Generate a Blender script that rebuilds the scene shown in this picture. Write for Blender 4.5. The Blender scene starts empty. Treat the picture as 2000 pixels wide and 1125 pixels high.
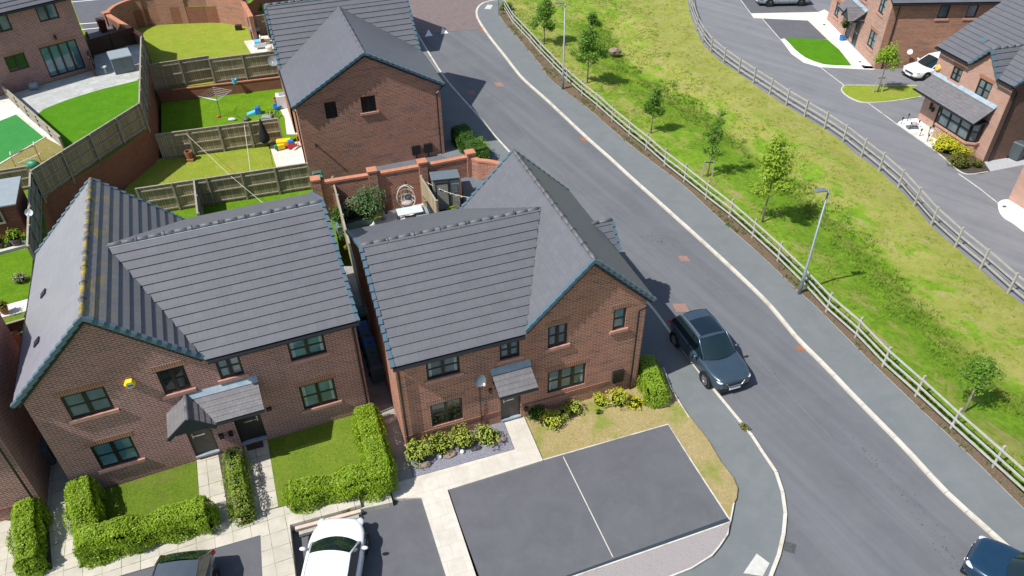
import bpy, bmesh, math, random
from mathutils import Vector, Matrix
V=Vector; PI=math.pi; rad=math.radians
random.seed(7)
sc=bpy.context.scene
# ---------------------------------------------------------------- camera
F_PX,PITCH,CAMH,ROLL=1486.7,.675,23.652,-.016
cam=bpy.data.cameras.new('camera'); cam.sensor_width=36; cam.lens=36*F_PX/2000; cam.clip_end=2000
co=bpy.data.objects.new('camera',cam); sc.collection.objects.link(co); sc.camera=co
co.location=(0,0,CAMH)
co.matrix_world=Matrix.Translation((0,0,CAMH))@Matrix.Rotation(PI/2-PITCH,4,'X')@Matrix.Rotation(ROLL,4,'Z')
# ---------------------------------------------------------------- sky, sun
SUN_AZ,SUN_EL=rad(29),rad(53.5)      # direction the light travels over the ground; height
w=bpy.data.worlds.new("World"); sc.world=w; w.use_nodes=True
nt=w.node_tree; bg=nt.nodes['Background']; bg.inputs[1].default_value=.1
sky=nt.nodes.new('ShaderNodeTexSky'); sky.sky_type='NISHITA'; sky.sun_disc=False
sky.sun_elevation=SUN_EL; sky.sun_rotation=PI/2-(SUN_AZ+PI); sky.air_density=1.2; sky.dust_density=1.0
nt.links.new(sky.outputs[0],bg.inputs[0])
sl=bpy.data.lights.new('sun','SUN'); sl.energy=4.5; sl.angle=rad(.5); sl.color=(1,.965,.92)
so=bpy.data.objects.new('sun',sl); sc.collection.objects.link(so)
so.rotation_euler=V((math.cos(SUN_AZ)*math.cos(SUN_EL),math.sin(SUN_AZ)*math.cos(SUN_EL),-math.sin(SUN_EL))).to_track_quat('-Z','Y').to_euler()
sc.view_settings.view_transform='Standard'; sc.view_settings.look='None'; sc.view_settings.exposure=.4; sc.view_settings.gamma=1
# ---------------------------------------------------------------- picture point -> place on a level
_c,_s=math.cos(ROLL),math.sin(ROLL); _cp,_sp=math.cos(PITCH),math.sin(PITCH)
def ray(px,py):
    a,b=px-1000,py-562.5; X=_c*a+_s*b; Y=-_s*a+_c*b
    return V((X/F_PX,_cp-(Y/F_PX)*_sp,-_sp-(Y/F_PX)*_cp))
def G(px,py,z=0):
    d=ray(px,py); t=(z-CAMH)/d.z; return V((d.x*t,d.y*t,z))
def onwall(O,U,px,py):              # point of a vertical wall: (distance along it, height)
    d=ray(px,py); N=V((U.y,-U.x,0)); t=(O-V((0,0,CAMH))).dot(N)/d.dot(N); p=V((0,0,CAMH))+d*t
    return (p-O).dot(U), p.z-O.z
# ---------------------------------------------------------------- materials
def nmat(name,rough=.8,spec=.3,metal=0):
    m=bpy.data.materials.new(name); m.use_nodes=True; n=m.node_tree; p=n.nodes['Principled BSDF']
    p.inputs['Roughness'].default_value=rough; p.inputs['Specular IOR Level'].default_value=spec; p.inputs['Metallic'].default_value=metal
    return m,n,p
def c4(c): return (c[0],c[1],c[2],1)
def node(n,t,**k):
    x=n.nodes.new('ShaderNode'+t)
    for a,b in k.items():
        if a.startswith('_'): setattr(x,a[1:],b)
        else: x.inputs[a].default_value=b
    return x
def mixc(n,f,a,b,typ='MIX'):
    x=n.nodes.new('ShaderNodeMix'); x.data_type='RGBA'; x.blend_type=typ
    for i,v in ((0,f),(6,a),(7,b)):
        if hasattr(v,'is_output') : n.links.new(v,x.inputs[i])
        elif isinstance(v,(int,float)): x.inputs[i].default_value=v
        else: x.inputs[i].default_value=c4(v)
    return x.outputs[2]
def mrange(n,v,a,b,c=0,d=1):
    x=n.nodes.new('ShaderNodeMapRange'); n.links.new(v,x.inputs[0])
    for i,q in zip((1,2,3,4),(a,b,c,d)): x.inputs[i].default_value=q
    return x.outputs[0]
def noise(n,scale,detail=4,src='Object',stretch=None,rough=.6,dist=0):
    tc=n.nodes.new('ShaderNodeTexCoord'); x=n.nodes.new('ShaderNodeTexNoise'); x.inputs['Scale'].default_value=scale; x.inputs['Detail'].default_value=detail
    x.inputs['Roughness'].default_value=rough; x.inputs['Distortion'].default_value=dist
    o=tc.outputs[src]
    if stretch:
        mp=n.nodes.new('ShaderNodeMapping'); mp.inputs['Scale'].default_value=stretch[:3]
        if len(stretch)>3: mp.vector_type='TEXTURE'; mp.inputs['Rotation'].default_value=(0,0,stretch[3])
        n.links.new(o,mp.inputs[0]); o=mp.outputs[0]
    n.links.new(o,x.inputs['Vector']); return x.outputs['Fac']
def bump(n,p,h,strength=.3,dist=.02):
    b=n.nodes.new('ShaderNodeBump'); b.inputs['Strength'].default_value=strength; b.inputs['Distance'].default_value=dist
    n.links.new(h,b.inputs['Height']); n.links.new(b.outputs[0],p.inputs['Normal'])
def mottled(name,a,b,scale=6,rough=.8,c=None,cs=.7,cf=.5,bs=.2,bscale=60,spec=.3,metal=0,lo=.35,hi=.65,stretch=None,clo=.52,chi=.7):
    m,n,p=nmat(name,rough,spec,metal)
    col=mixc(n,mrange(n,noise(n,scale,5,stretch=stretch),lo,hi),a,b)
    if c: col=mixc(n,mrange(n,noise(n,cs,4),clo,chi,0,cf),col,c)
    n.links.new(col,p.inputs['Base Color'])
    if bs: bump(n,p,noise(n,bscale,3),bs,.02)
    return m
def plain(name,c,rough=.5,spec=.5,metal=0,coat=0):
    m,n,p=nmat(name,rough,spec,metal)
    col=mixc(n,mrange(n,noise(n,3,5),.3,.7),[x*.93 for x in c],[min(1,x*1.07) for x in c]); n.links.new(col,p.inputs['Base Color'])
    if coat: p.inputs['Coat Weight'].default_value=coat; p.inputs['Coat Roughness'].default_value=.04
    return m
def brickmat(name,c1,c2,c3,mortar,red=(.3,.09,.045),redf=.5,dark=(.05,.04,.045),darkf=.5,scale=1,w=.27,h=.085,ms=.012,off=.5,rough=.85):
    m,n,p=nmat(name,rough,.2)
    tc=n.nodes.new('ShaderNodeTexCoord'); br=n.nodes.new('ShaderNodeTexBrick'); br.offset=off
    n.links.new(tc.outputs['UV'],br.inputs['Vector'])
    br.inputs['Color1'].default_value=c4((0,0,0)); br.inputs['Color2'].default_value=c4((1,1,1)); br.inputs['Mortar'].default_value=c4((.5,.5,.5))
    br.inputs['Scale'].default_value=scale; br.inputs['Mortar Size'].default_value=ms; br.inputs['Brick Width'].default_value=w; br.inputs['Row Height'].default_value=h; br.inputs['Bias'].default_value=0; br.inputs['Mortar Smooth'].default_value=.2
    sep=n.nodes.new('ShaderNodeSeparateColor'); n.links.new(br.outputs['Color'],sep.inputs[0])
    r=n.nodes.new('ShaderNodeValToRGB'); cr=r.color_ramp; cr.interpolation='CONSTANT'
    av=[(x+y+z_)/3 for x,y,z_ in zip(c1,c2,c3)]; sm=lambda q:c4([.6*x+.4*y for x,y in zip(q,av)])
    cr.elements[0].color=sm(c1); cr.elements[1].position=.35; cr.elements[1].color=sm(c2); e=cr.elements.new(.62); e.color=sm(c3); e=cr.elements.new(.86); e.color=c4([x*.55+y*.45 for x,y in zip(av,dark)])
    n.links.new(sep.outputs[0],r.inputs[0])
    col=r.outputs[0]
    nz=n.nodes.new('ShaderNodeTexNoise'); mp=n.nodes.new('ShaderNodeMapping'); mp.inputs['Scale'].default_value=(.45,3.6,1); n.links.new(tc.outputs['UV'],mp.inputs[0]); n.links.new(mp.outputs[0],nz.inputs['Vector']); nz.inputs['Scale'].default_value=1.1; nz.inputs['Detail'].default_value=5; nz.inputs['Roughness'].default_value=.75
    col=mixc(n,mrange(n,nz.outputs['Fac'],.5,.64,0,redf),col,red)
    col=mixc(n,mrange(n,nz.outputs['Fac'],.48,.37,0,darkf),col,dark)
    col=mixc(n,br.outputs['Fac'],col,mortar)
    col=mixc(n,mrange(n,noise(n,.45,5,'UV',rough=.7),.35,.7,0,.3),col,[x*.6 for x in c1]); col=mixc(n,mrange(n,noise(n,1.2,5,'UV',(2.4,.35,1)),.56,.7,0,.25),col,[min(1,x*1.5+.05) for x in c2])
    n.links.new(col,p.inputs['Base Color'])
    inv=n.nodes.new('ShaderNodeMath'); inv.operation='SUBTRACT'; inv.inputs[0].default_value=1; n.links.new(br.outputs['Fac'],inv.inputs[1])
    bump(n,p,inv.outputs[0],.6,.01)
    return m
def tilemat(name,a,b,w=.36,h=.375,joint=(.068,.07,.08),rough=.5,lichen=0,spec=.5,off=.5):
    m,n,p=nmat(name,rough,spec)
    tc=n.nodes.new('ShaderNodeTexCoord'); br=n.nodes.new('ShaderNodeTexBrick'); br.offset=off
    n.links.new(tc.outputs['UV'],br.inputs['Vector'])
    br.inputs['Color1'].default_value=c4(a); br.inputs['Color2'].default_value=c4(b); br.inputs['Mortar'].default_value=c4(joint)
    br.inputs['Scale'].default_value=1; br.inputs['Mortar Size'].default_value=.006; br.inputs['Brick Width'].default_value=w; br.inputs['Row Height'].default_value=h; br.inputs['Mortar Smooth'].default_value=.3
    col=mixc(n,mrange(n,noise(n,9,4,'UV'),.3,.75,0,.1),br.outputs['Color'],[x*.75 for x in a])
    col=mixc(n,mrange(n,noise(n,.8,5,'UV'),.35,.7,0,.16),col,[min(1,x*1.35) for x in b])
    if lichen:
        sz=n.nodes.new('ShaderNodeSeparateXYZ'); n.links.new(tc.outputs['Object'],sz.inputs[0]); q=n.nodes.new('ShaderNodeMath'); q.operation='MULTIPLY'
        n.links.new(mrange(n,sz.outputs[2],7.0,7.75),q.inputs[0]); n.links.new(mrange(n,noise(n,3.2,6,'Object',(1,.5,1)),.5,.6,0,.6),q.inputs[1]); col=mixc(n,q.outputs[0],col,(.36,.24,.015))
    n.links.new(col,p.inputs['Base Color']); bump(n,p,noise(n,50,3,'UV'),.08,.003)
    return m
def woodmat(name,a,b,w=.1,gap=(.03,.025,.02),rough=.85,vert=True,soil=(.12,.12,.06)):
    m,n,p=nmat(name,rough,.2)
    tc=n.nodes.new('ShaderNodeTexCoord'); br=n.nodes.new('ShaderNodeTexBrick'); br.offset=0
    n.links.new(tc.outputs['UV'],br.inputs['Vector'])
    br.inputs['Color1'].default_value=c4(a); br.inputs['Color2'].default_value=c4(b); br.inputs['Mortar'].default_value=c4(gap); br.inputs['Scale'].default_value=1
    br.inputs['Mortar Size'].default_value=.013; br.inputs['Mortar Smooth'].default_value=.4
    br.inputs['Brick Width'].default_value=w if vert else 40; br.inputs['Row Height'].default_value=40 if vert else w
    col=mixc(n,mrange(n,noise(n,2,6,'UV',(4,.5,1) if vert else (.5,4,1)),.35,.7,0,.6),br.outputs['Color'],[x*.55 for x in a])
    col=mixc(n,mrange(n,noise(n,.7,4,'UV'),.5,.7,0,.5),col,soil)
    n.links.new(col,p.inputs['Base Color']); return m
def slabmat(name,a,b,w=.6,h=.6,joint=(.2,.18,.13),off=0,rough=.75,dirt=(.2,.18,.1),rot=0,js=.01,weeds=0):
    m,n,p=nmat(name,rough,.25)
    tc=n.nodes.new('ShaderNodeTexCoord'); mp=n.nodes.new('ShaderNodeMapping'); mp.inputs['Rotation'].default_value=(0,0,rot); n.links.new(tc.outputs['Object'],mp.inputs[0])
    br=n.nodes.new('ShaderNodeTexBrick'); br.offset=off; n.links.new(mp.outputs[0],br.inputs['Vector'])
    br.inputs['Color1'].default_value=c4(a); br.inputs['Color2'].default_value=c4(b); br.inputs['Mortar'].default_value=c4(joint); br.inputs['Scale'].default_value=1
    br.inputs['Mortar Size'].default_value=js; br.inputs['Brick Width'].default_value=w; br.inputs['Row Height'].default_value=h; br.inputs['Mortar Smooth'].default_value=.5
    col=mixc(n,mrange(n,noise(n,2.2,6),.4,.75,0,.6),br.outputs['Color'],[x*.72 for x in a])
    if weeds:
        f=n.nodes.new('ShaderNodeMath'); f.operation='MULTIPLY'; n.links.new(br.outputs['Fac'],f.inputs[0]); n.links.new(mrange(n,noise(n,1.5,4),.5,.56),f.inputs[1])
        col=mixc(n,f.outputs[0],col,(.1,.13,.03))
    col=mixc(n,mrange(n,noise(n,.9,6),.55,.75,0,.35),col,dirt)
    n.links.new(col,p.inputs['Base Color']); return m
def leafmat(name,cols,rough=.45):
    m,n,p=nmat(name,rough,.35)
    g=n.nodes.new('ShaderNodeNewGeometry'); r=n.nodes.new('ShaderNodeValToRGB'); cr=r.color_ramp
    cr.elements[0].color=c4(cols[0]); cr.elements[1].color=c4(cols[-1])
    for i,c in enumerate(cols[1:-1]): e=cr.elements.new((i+1)/(len(cols)-1)); e.color=c4(c)
    n.links.new(g.outputs['Random Per Island'],r.inputs[0])
    tr=n.nodes.new('ShaderNodeBsdfTranslucent'); ms=n.nodes.new('ShaderNodeMixShader'); ms.inputs[0].default_value=.38
    col=mixc(n,mrange(n,noise(n,1.3,3),.35,.7,0,.4),r.outputs[0],[x*.6 for x in cols[0]])
    n.links.new(col,p.inputs['Base Color']); n.links.new(col,tr.inputs[0])
    n.links.new(p.outputs[0],ms.inputs[1]); n.links.new(tr.outputs[0],ms.inputs[2])
    n.links.new(ms.outputs[0],n.nodes['Material Output'].inputs[0]); return m
def grassmat(name,a,b,c,cf=.6,s1=1.2,s2=7,dry=None,dryf=.6,dlo=.52,dhi=.68,ds=.5,bs=1.0):
    m,n,p=nmat(name,.9,.1)
    col=mixc(n,mrange(n,noise(n,s1,6,rough=.65),.35,.65),a,b)
    col=mixc(n,mrange(n,noise(n,s2,5,rough=.7),.45,.7,0,cf),col,c)
    col=mixc(n,mrange(n,noise(n,13,5,rough=.8),.42,.66,0,.5),col,[x*.5 for x in c]); col=mixc(n,mrange(n,noise(n,2.6,7,rough=.75),.55,.68,0,.45),col,[min(1,b[0]*1.45),b[1]*1.15,b[2]*1.6])
    if dry: col=mixc(n,mrange(n,noise(n,ds,8,rough=.7),dlo,dhi,0,dryf),col,dry)
    col=mixc(n,mrange(n,noise(n,45,3),.3,.75,0,.5),col,[x*.45 for x in a])
    n.links.new(col,p.inputs['Base Color']); bump(n,p,noise(n,28,6,rough=.8),bs,.08); return m
def glassmat(name,c,rough=.04):
    m,n,p=nmat(name,rough,.8); p.inputs['IOR'].default_value=1.6
    col=mixc(n,mrange(n,noise(n,.9,3,'Object',(1.5,1.5,1)),.4,.62),[x*.62 for x in c],c); n.links.new(col,p.inputs['Base Color']); return m
M={}
M['brick_a']=brickmat('brick_plum',(.33,.138,.115),(.39,.17,.145),(.25,.115,.108),(.56,.43,.38),(.4,.155,.115),.55,(.12,.08,.082),.5)
M['brick_b']=brickmat('brick_multi',(.4,.145,.085),(.3,.12,.085),(.46,.175,.1),(.5,.38,.3),(.44,.15,.07),.75,(.055,.045,.05),.75)
M['brick_c']=brickmat('brick_warm',(.4,.2,.145),(.3,.15,.12),(.48,.27,.2),(.58,.48,.4),(.44,.2,.12),.4,(.2,.13,.12),.5)
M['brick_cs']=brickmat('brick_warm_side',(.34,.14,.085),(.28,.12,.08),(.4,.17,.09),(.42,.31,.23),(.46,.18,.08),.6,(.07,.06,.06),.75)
M['brick_red']=brickmat('brick_red',(.26,.085,.05),(.3,.1,.06),(.22,.075,.045),(.28,.18,.13),(.32,.1,.055),.4,(.14,.06,.045),.4)
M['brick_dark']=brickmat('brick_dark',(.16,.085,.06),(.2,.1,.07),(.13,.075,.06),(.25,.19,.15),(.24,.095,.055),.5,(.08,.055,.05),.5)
M['cap']=brickmat('brick_cap',(.52,.17,.085),(.58,.2,.1),(.48,.16,.08),(.42,.28,.2),(.6,.2,.09),.4,(.4,.13,.08),.3,w=.075,h=.3,off=0)
M['soldier']=brickmat('brick_soldier',(.33,.12,.065),(.28,.1,.06),(.37,.15,.08),(.4,.32,.25),(.35,.12,.06),.3,(.2,.09,.06),.3,w=.08,h=.4,off=0,ms=.012)
M['sill']=mottled('sill_stone',(.42,.22,.17),(.5,.27,.21),5,.8)
M['tile']=tilemat('roof_tile',(.104,.105,.117),(.117,.118,.13),rough=.5,spec=.6)
M['tile_sheen']=tilemat('roof_tile_sheen',(.205,.2,.23),(.225,.22,.25),rough=.42,spec=.8,joint=(.14,.145,.16))  # paler tile: grazing sheen of the sunlit outer slope put into the colour
M['tile_l']=tilemat('roof_tile_lichen',(.14,.135,.138),(.155,.15,.15),lichen=-.55,rough=.6)
M['tile_s']=tilemat('porch_tile',(.13,.125,.13),(.165,.16,.165),w=.2,h=.22)
M['ridge']=mottled('ridge_tile',(.11,.11,.12),(.14,.14,.15),4,.5)
M['ridge_y']=mottled('ridge_lichen',(.11,.11,.12),(.16,.15,.13),4,.6,c=(.4,.28,.02),cs=2.2,cf=.85,clo=.5,chi=.58)
M['verge']=plain('verge_plastic',(.075,.125,.16),.35,.6)
M['lead']=mottled('lead_flashing',(.22,.29,.34),(.32,.38,.42),3,.4,spec=.5)
M['black']=plain('black_plastic',(.012,.013,.016),.35,.5)
M['frame']=plain('frame_black',(.014,.013,.014),.35,.5)
M['bargeb']=plain('barge_board',(.02,.025,.035),.5,.4)
M['g_sky']=glassmat('glass_sky',(.1,.23,.28)); M['g_dark']=glassmat('glass_dark',(.012,.02,.022)); M['g_pale']=glassmat('glass_pale',(.22,.3,.33)); M['g_mid']=glassmat('glass_mid',(.14,.19,.21))  # the teal pane colour has the sky's reflection painted in
M['car_glass']=plain('car_glass',(.008,.02,.023),.03,.9); M['roof_glass']=plain('roof_glass',(.006,.014,.022),.03,.9)
M['blind']=slabmat('venetian_blind',(.3,.36,.38),(.36,.42,.44),30,.07,(.12,.17,.18),js=.02,rough=.2); M['curtain']=mottled('curtain_behind_glass',(.25,.31,.32),(.38,.43,.43),7,.2,bs=0)
M['door_brown']=plain('door_brown',(.06,.05,.042),.5); M['door_dark']=plain('door_dark',(.022,.02,.018),.4); M['door_navy']=plain('door_navy',(.025,.035,.045),.45)
M['steel']=plain('steel',(.5,.5,.5),.3,.5,.8); M['white']=plain('white_plastic',(.75,.76,.77),.4); M['cream']=plain('cream_plastic',(.6,.57,.48),.6)
M['galv']=mottled('galvanised_steel',(.19,.22,.25),(.25,.28,.3),2,.45,metal=.4)
def asphalt(name,a,b,c,big=.35,track=0):
    m,n,p=nmat(name,.85,.25)
    col=mixc(n,mrange(n,noise(n,big,6,rough=.65,dist=.6),.35,.68),a,b)
    col=mixc(n,mrange(n,noise(n,2.2,5),.5,.75,0,.35),col,c)
    col=mixc(n,mrange(n,noise(n,90,2),.35,.75,0,.4),col,[x*.55 for x in a])
    col=mixc(n,mrange(n,noise(n,55,2),.62,.75,0,.35),col,[min(1,x*2.2) for x in a])
    if track: col=mixc(n,mrange(n,noise(n,1.0,5,stretch=(16,.8,1,track)),.42,.66,0,.45),col,[x*1.22 for x in b]); col=mixc(n,mrange(n,noise(n,.8,4,stretch=(14,.5,1,track)),.55,.7,0,.3),col,[x*.8 for x in a])
    n.links.new(col,p.inputs['Base Color']); bump(n,p,noise(n,80,3),.25,.01); return m
M['road']=asphalt('asphalt_road',(.12,.124,.134),(.145,.149,.158),(.17,.172,.18),track=-1.08)
M['pave']=asphalt('asphalt_pavement',(.15,.165,.167),(.18,.195,.196),(.205,.215,.212),.6)
M['bay']=asphalt('asphalt_bay',(.108,.11,.12),(.128,.13,.141),(.16,.16,.168),.8)
M['baydark']=asphalt('asphalt_joint',(.03,.045,.06),(.04,.055,.07),(.05,.06,.07))
M['private']=asphalt('asphalt_private',(.165,.168,.178),(.195,.197,.207),(.225,.225,.23),.4,track=-.8)
M['roadred']=slabmat('block_paving_red',(.18,.135,.13),(.21,.16,.155),.2,.1,(.12,.1,.1),.5,rot=.3,js=.006)
M['kerb']=mottled('kerb_concrete',(.5,.47,.4),(.6,.56,.48),3,.8,(.33,.29,.2),1.5,.8)
M['slab']=slabmat('slab_buff',(.46,.43,.36),(.54,.5,.42),.6,.6,(.3,.27,.19),0,rot=-.37,weeds=1,js=.013)
M['slab2']=slabmat('slab_cream',(.54,.5,.43),(.6,.56,.49),.6,.6,(.42,.38,.31),.5,rot=-.33,js=.008,dirt=(.45,.4,.33))
M['slabgrey']=slabmat('slab_grey',(.4,.41,.39),(.47,.48,.46),.75,.5,(.22,.23,.21),.37,rot=-.75,js=.012)
M['slaballey']=slabmat('slab_alley',(.3,.29,.27),(.36,.34,.31),.9,.6,(.1,.1,.1),0,rot=-.35,dirt=(.12,.12,.12))
M['slabpatio']=slabmat('slab_patio',(.62,.58,.52),(.7,.66,.6),.6,.6,(.4,.37,.3),0,rot=-.25)
M['slabw']=slabmat('slab_white',(.62,.6,.54),(.68,.66,.6),.6,.6,(.5,.48,.42),0,rot=.4,js=.008)
M['kerbthin']=mottled('edging',(.5,.48,.42),(.6,.58,.52),4,.8,(.32,.28,.2),1.6,.85)
M['paint']=mottled('road_paint',(.7,.7,.7),(.8,.8,.8),8,.7)
M['lawn']=grassmat('lawn_green',(.15,.31,.012),(.22,.4,.02),(.1,.22,.01),.5)
M['lawn2']=grassmat('lawn_mixed',(.2,.32,.03),(.28,.38,.045),(.14,.24,.02),.6,dry=(.3,.26,.09),dryf=.4)
M['lawnrich']=grassmat('lawn_rich',(.08,.24,.008),(.11,.29,.012),(.06,.19,.006),.4,bs=.5)
M['lawnyel']=grassmat('lawn_yellow',(.3,.4,.04),(.42,.46,.06),(.22,.34,.03),.5,dry=(.42,.34,.1),dryf=.5)
M['lawnold']=grassmat('lawn_worn',(.17,.28,.025),(.23,.35,.035),(.13,.2,.02),.6,dry=(.26,.22,.09),dryf=.5)
M['lawndry']=grassmat('lawn_parched',(.55,.43,.2),(.64,.5,.26),(.42,.38,.1),.6,dry=(.27,.36,.04),dryf=.85,dlo=.52,dhi=.64,ds=.7)
M['artif']=grassmat('artificial_grass',(.05,.26,.06),(.06,.3,.07),(.045,.22,.05),.5,bs=.2)
M['rough']=grassmat('rough_grass',(.36,.31,.1),(.44,.36,.14),(.22,.24,.05),.7)
M['soil']=mottled('bark_mulch',(.1,.065,.04),(.17,.12,.08),30,.95,(.28,.2,.13),14,.7,bs=1,bscale=40)
M['soilg']=mottled('garden_soil',(.05,.042,.035),(.09,.075,.055),22,.95,(.14,.14,.06),1.3,.5,bs=1,bscale=40)
M['slate']=mottled('slate_chippings',(.16,.16,.19),(.3,.3,.35),32,.6,(.07,.07,.09),20,.7,bs=1,bscale=45)
M['gravelg']=mottled('grey_gravel',(.34,.35,.37),(.5,.5,.52),30,.8,(.26,.27,.29),22,.6,bs=1,bscale=45)
M['gravelp']=mottled('pinkish_gravel',(.26,.235,.23),(.36,.33,.32),30,.85,(.22,.2,.2),18,.6,bs=.8,bscale=50)
M['gravelw']=mottled('white_gravel',(.72,.71,.68),(.85,.84,.82),25,.8,(.55,.54,.5),18,.5,bs=.8,bscale=40)
M['postwood']=mottled('post_timber',(.26,.235,.18),(.36,.33,.26),6,.85,(.2,.18,.1),2,.5)
M['fence']=woodmat('fence_boards',(.46,.37,.24),(.27,.22,.14),.14,(.04,.035,.022),soil=(.17,.16,.09))
M['fence_b']=woodmat('fence_brown',(.1,.06,.038),(.08,.048,.03),.1,(.02,.015,.01))
M['fence_g']=woodmat('fence_grey',(.3,.3,.28),(.25,.25,.23),.1,(.1,.1,.09))
M['rail']=mottled('weathered_timber',(.32,.31,.27),(.42,.4,.35),6,.85,(.3,.27,.17),2,.5,stretch=(1,1,1))
M['railpale']=mottled('silvered_timber',(.37,.36,.34),(.47,.45,.42),5,.85,(.42,.38,.28),2,.4)
M['timber']=mottled('sleeper_timber',(.5,.4,.32),(.58,.48,.4),6,.85)
M['clad']=woodmat('cabin_cladding',(.26,.11,.075),(.22,.09,.06),.14,(.07,.03,.02),vert=False,soil=(.24,.11,.07))
M['bark']=mottled('tree_bark',(.17,.15,.12),(.25,.22,.18),20,.9)
M['lf_hedge']=leafmat('leaf_hedge',[(.17,.3,.012),(.3,.46,.02),(.42,.56,.05),(.23,.38,.015)])
M['lf_hedge2']=leafmat('leaf_hedge_old',[(.15,.28,.02),(.28,.42,.04),(.36,.36,.08),(.2,.38,.025)])
M['lf_dark']=leafmat('leaf_dark',[(.05,.13,.02),(.08,.18,.025),(.11,.24,.03)])
M['lf_tree']=leafmat('leaf_tree',[(.1,.22,.02),(.15,.3,.025),(.22,.38,.05)])
M['lf_tree2']=leafmat('leaf_tree_lime',[(.22,.36,.02),(.31,.46,.03),(.4,.54,.06)])
M['lf_shrub']=leafmat('leaf_shrub',[(.34,.46,.03),(.5,.58,.07),(.58,.56,.15),(.22,.38,.03)])
M['lf_yellow']=leafmat('leaf_yellow',[(.7,.62,.02),(.8,.72,.04),(.6,.6,.03),(.3,.4,.03)])
M['lf_olive']=leafmat('leaf_olive',[(.14,.17,.03),(.22,.2,.04),(.3,.24,.05)])
M['lf_sage']=leafmat('leaf_sage',[(.08,.16,.06),(.13,.23,.08),(.18,.3,.1)])
M['lf_cream']=leafmat('leaf_variegated',[(.35,.38,.2),(.5,.5,.3),(.2,.26,.1)])
M['lf_grass']=leafmat('blade_grass',[(.17,.3,.02),(.22,.36,.03),(.28,.36,.06)],.7)
M['lf_grass2']=leafmat('blade_grass_dark',[(.15,.27,.02),(.2,.33,.03),(.25,.35,.05)],.7)
M['tyre']=plain('tyre_rubber',(.014,.014,.015),.8,.2); M['rim']=plain('alloy',(.35,.35,.37),.3,.5,.8); M['rimd']=plain('alloy_dark',(.07,.07,.08),.35,.5,.5)
M['blueg']=plain('paint_blue_grey',(.06,.095,.13),.3,.5,.5,1); M['wcar']=plain('paint_white',(.78,.79,.8),.3,.5,0,1); M['dcar']=plain('paint_dark_grey',(.1,.12,.14),.3,.5,.4,1)
M['ncar']=plain('paint_navy',(.012,.045,.09),.25,.5,.3,1); M['scar']=plain('paint_silver',(.3,.36,.4),.3,.5,.5,1)
M['lamp']=plain('headlamp',(.55,.6,.62),.1,.8); M['red']=plain('red_plastic',(.5,.02,.015),.3); M['orange']=plain('amber_plastic',(.75,.3,.02),.4)
M['amber']=plain('faded_amber',(.8,.48,.12),.5); M['yellow']=plain('yellow_plastic',(.8,.55,.01),.45); M['blue']=plain('blue_plastic',(.02,.16,.5),.45); M['sky']=plain('light_blue_plastic',(.1,.5,.75),.45); M['green']=plain('green_plastic',(.02,.2,.1),.5)
M['bingreen']=plain('bin_green',(.05,.14,.1),.5); M['binblue']=plain('bin_blue',(.02,.14,.45),.5); M['bingrey']=plain('bin_grey',(.07,.09,.1),.5); M['binbrown']=plain('bin_brown',(.1,.02,.015),.5)
M['teal']=plain('planter_teal',(.12,.2,.19),.7); M['grey']=plain('grey_resin',(.12,.15,.17),.6); M['greyl']=plain('grey_resin_light',(.24,.28,.3),.6); M['shed']=woodmat('shed_panel',(.33,.34,.31),(.3,.31,.28),.14,(.14,.15,.14),vert=False,soil=(.3,.3,.27))
M['cloth']=plain('black_cloth',(.02,.022,.025),.9,.1); M['cushion']=mottled('cushion_fabric',(.3,.25,.24),(.42,.37,.35),8,.95); M['rust']=mottled('rusty_iron',(.24,.1,.05),(.32,.14,.07),20,.9); M['iron']=mottled('dark_iron',(.05,.05,.05),(.1,.1,.1),20,.7)
M['terra']=plain('terracotta',(.42,.17,.09),.8); M['purple']=plain('pot_purple',(.12,.09,.11),.6); M['mat_b']=plain('door_mat',(.07,.055,.045),.95,.1); M['mat_t']=plain('door_mat_tan',(.3,.2,.08),.95,.1); M['net']=plain('net_cord',(.55,.55,.5),.8)
M['rock']=mottled('red_rock',(.2,.14,.11),(.3,.22,.18),9,.9); M['manhole']=mottled('manhole_rust',(.24,.145,.115),(.3,.185,.145),8,.85); M['concrete']=mottled('concrete_cover',(.46,.45,.41),(.54,.53,.48),6,.85)
# ---------------------------------------------------------------- objects
def link(o,parent=None):
    sc.collection.objects.link(o)
    if parent: o.parent=parent
    return o
def tag(o,label,cat,group=None,kind=None):
    if label: o['label']=label
    if cat: o['category']=cat
    if group: o['group']=group
    if kind: o['kind']=kind
    return o
def thing(name,label,cat,loc=(0,0,0),rz=0,group=None):
    o=bpy.data.objects.new(name,None); o.empty_display_size=.2; link(o); o.location=loc; o.rotation_euler=(0,0,rz)
    return tag(o,label,cat,group)
def dup(root,loc,rz,label,group=None):
    r=root.copy(); link(r); r.location=loc; r.rotation_euler=(0,0,rz); r['label']=label
    if group: r['group']=group
    for ch in list(root.children):
        c=ch.copy(); link(c,r)
        for g in ch.children:
            d=g.copy(); link(d,c)
    return r
def uvs(me):
    uv=me.uv_layers.new(name='UVMap'); d=uv.data
    for p in me.polygons:
        n=p.normal; h=V((-n.y,n.x,0))
        if h.length<.12: h=V((1,0,0))
        h.normalize(); v=n.cross(h)
        for li in p.loop_indices:
            q=me.vertices[me.loops[li].vertex_index].co; d[li].uv=(q.dot(h),q.dot(v))
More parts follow.
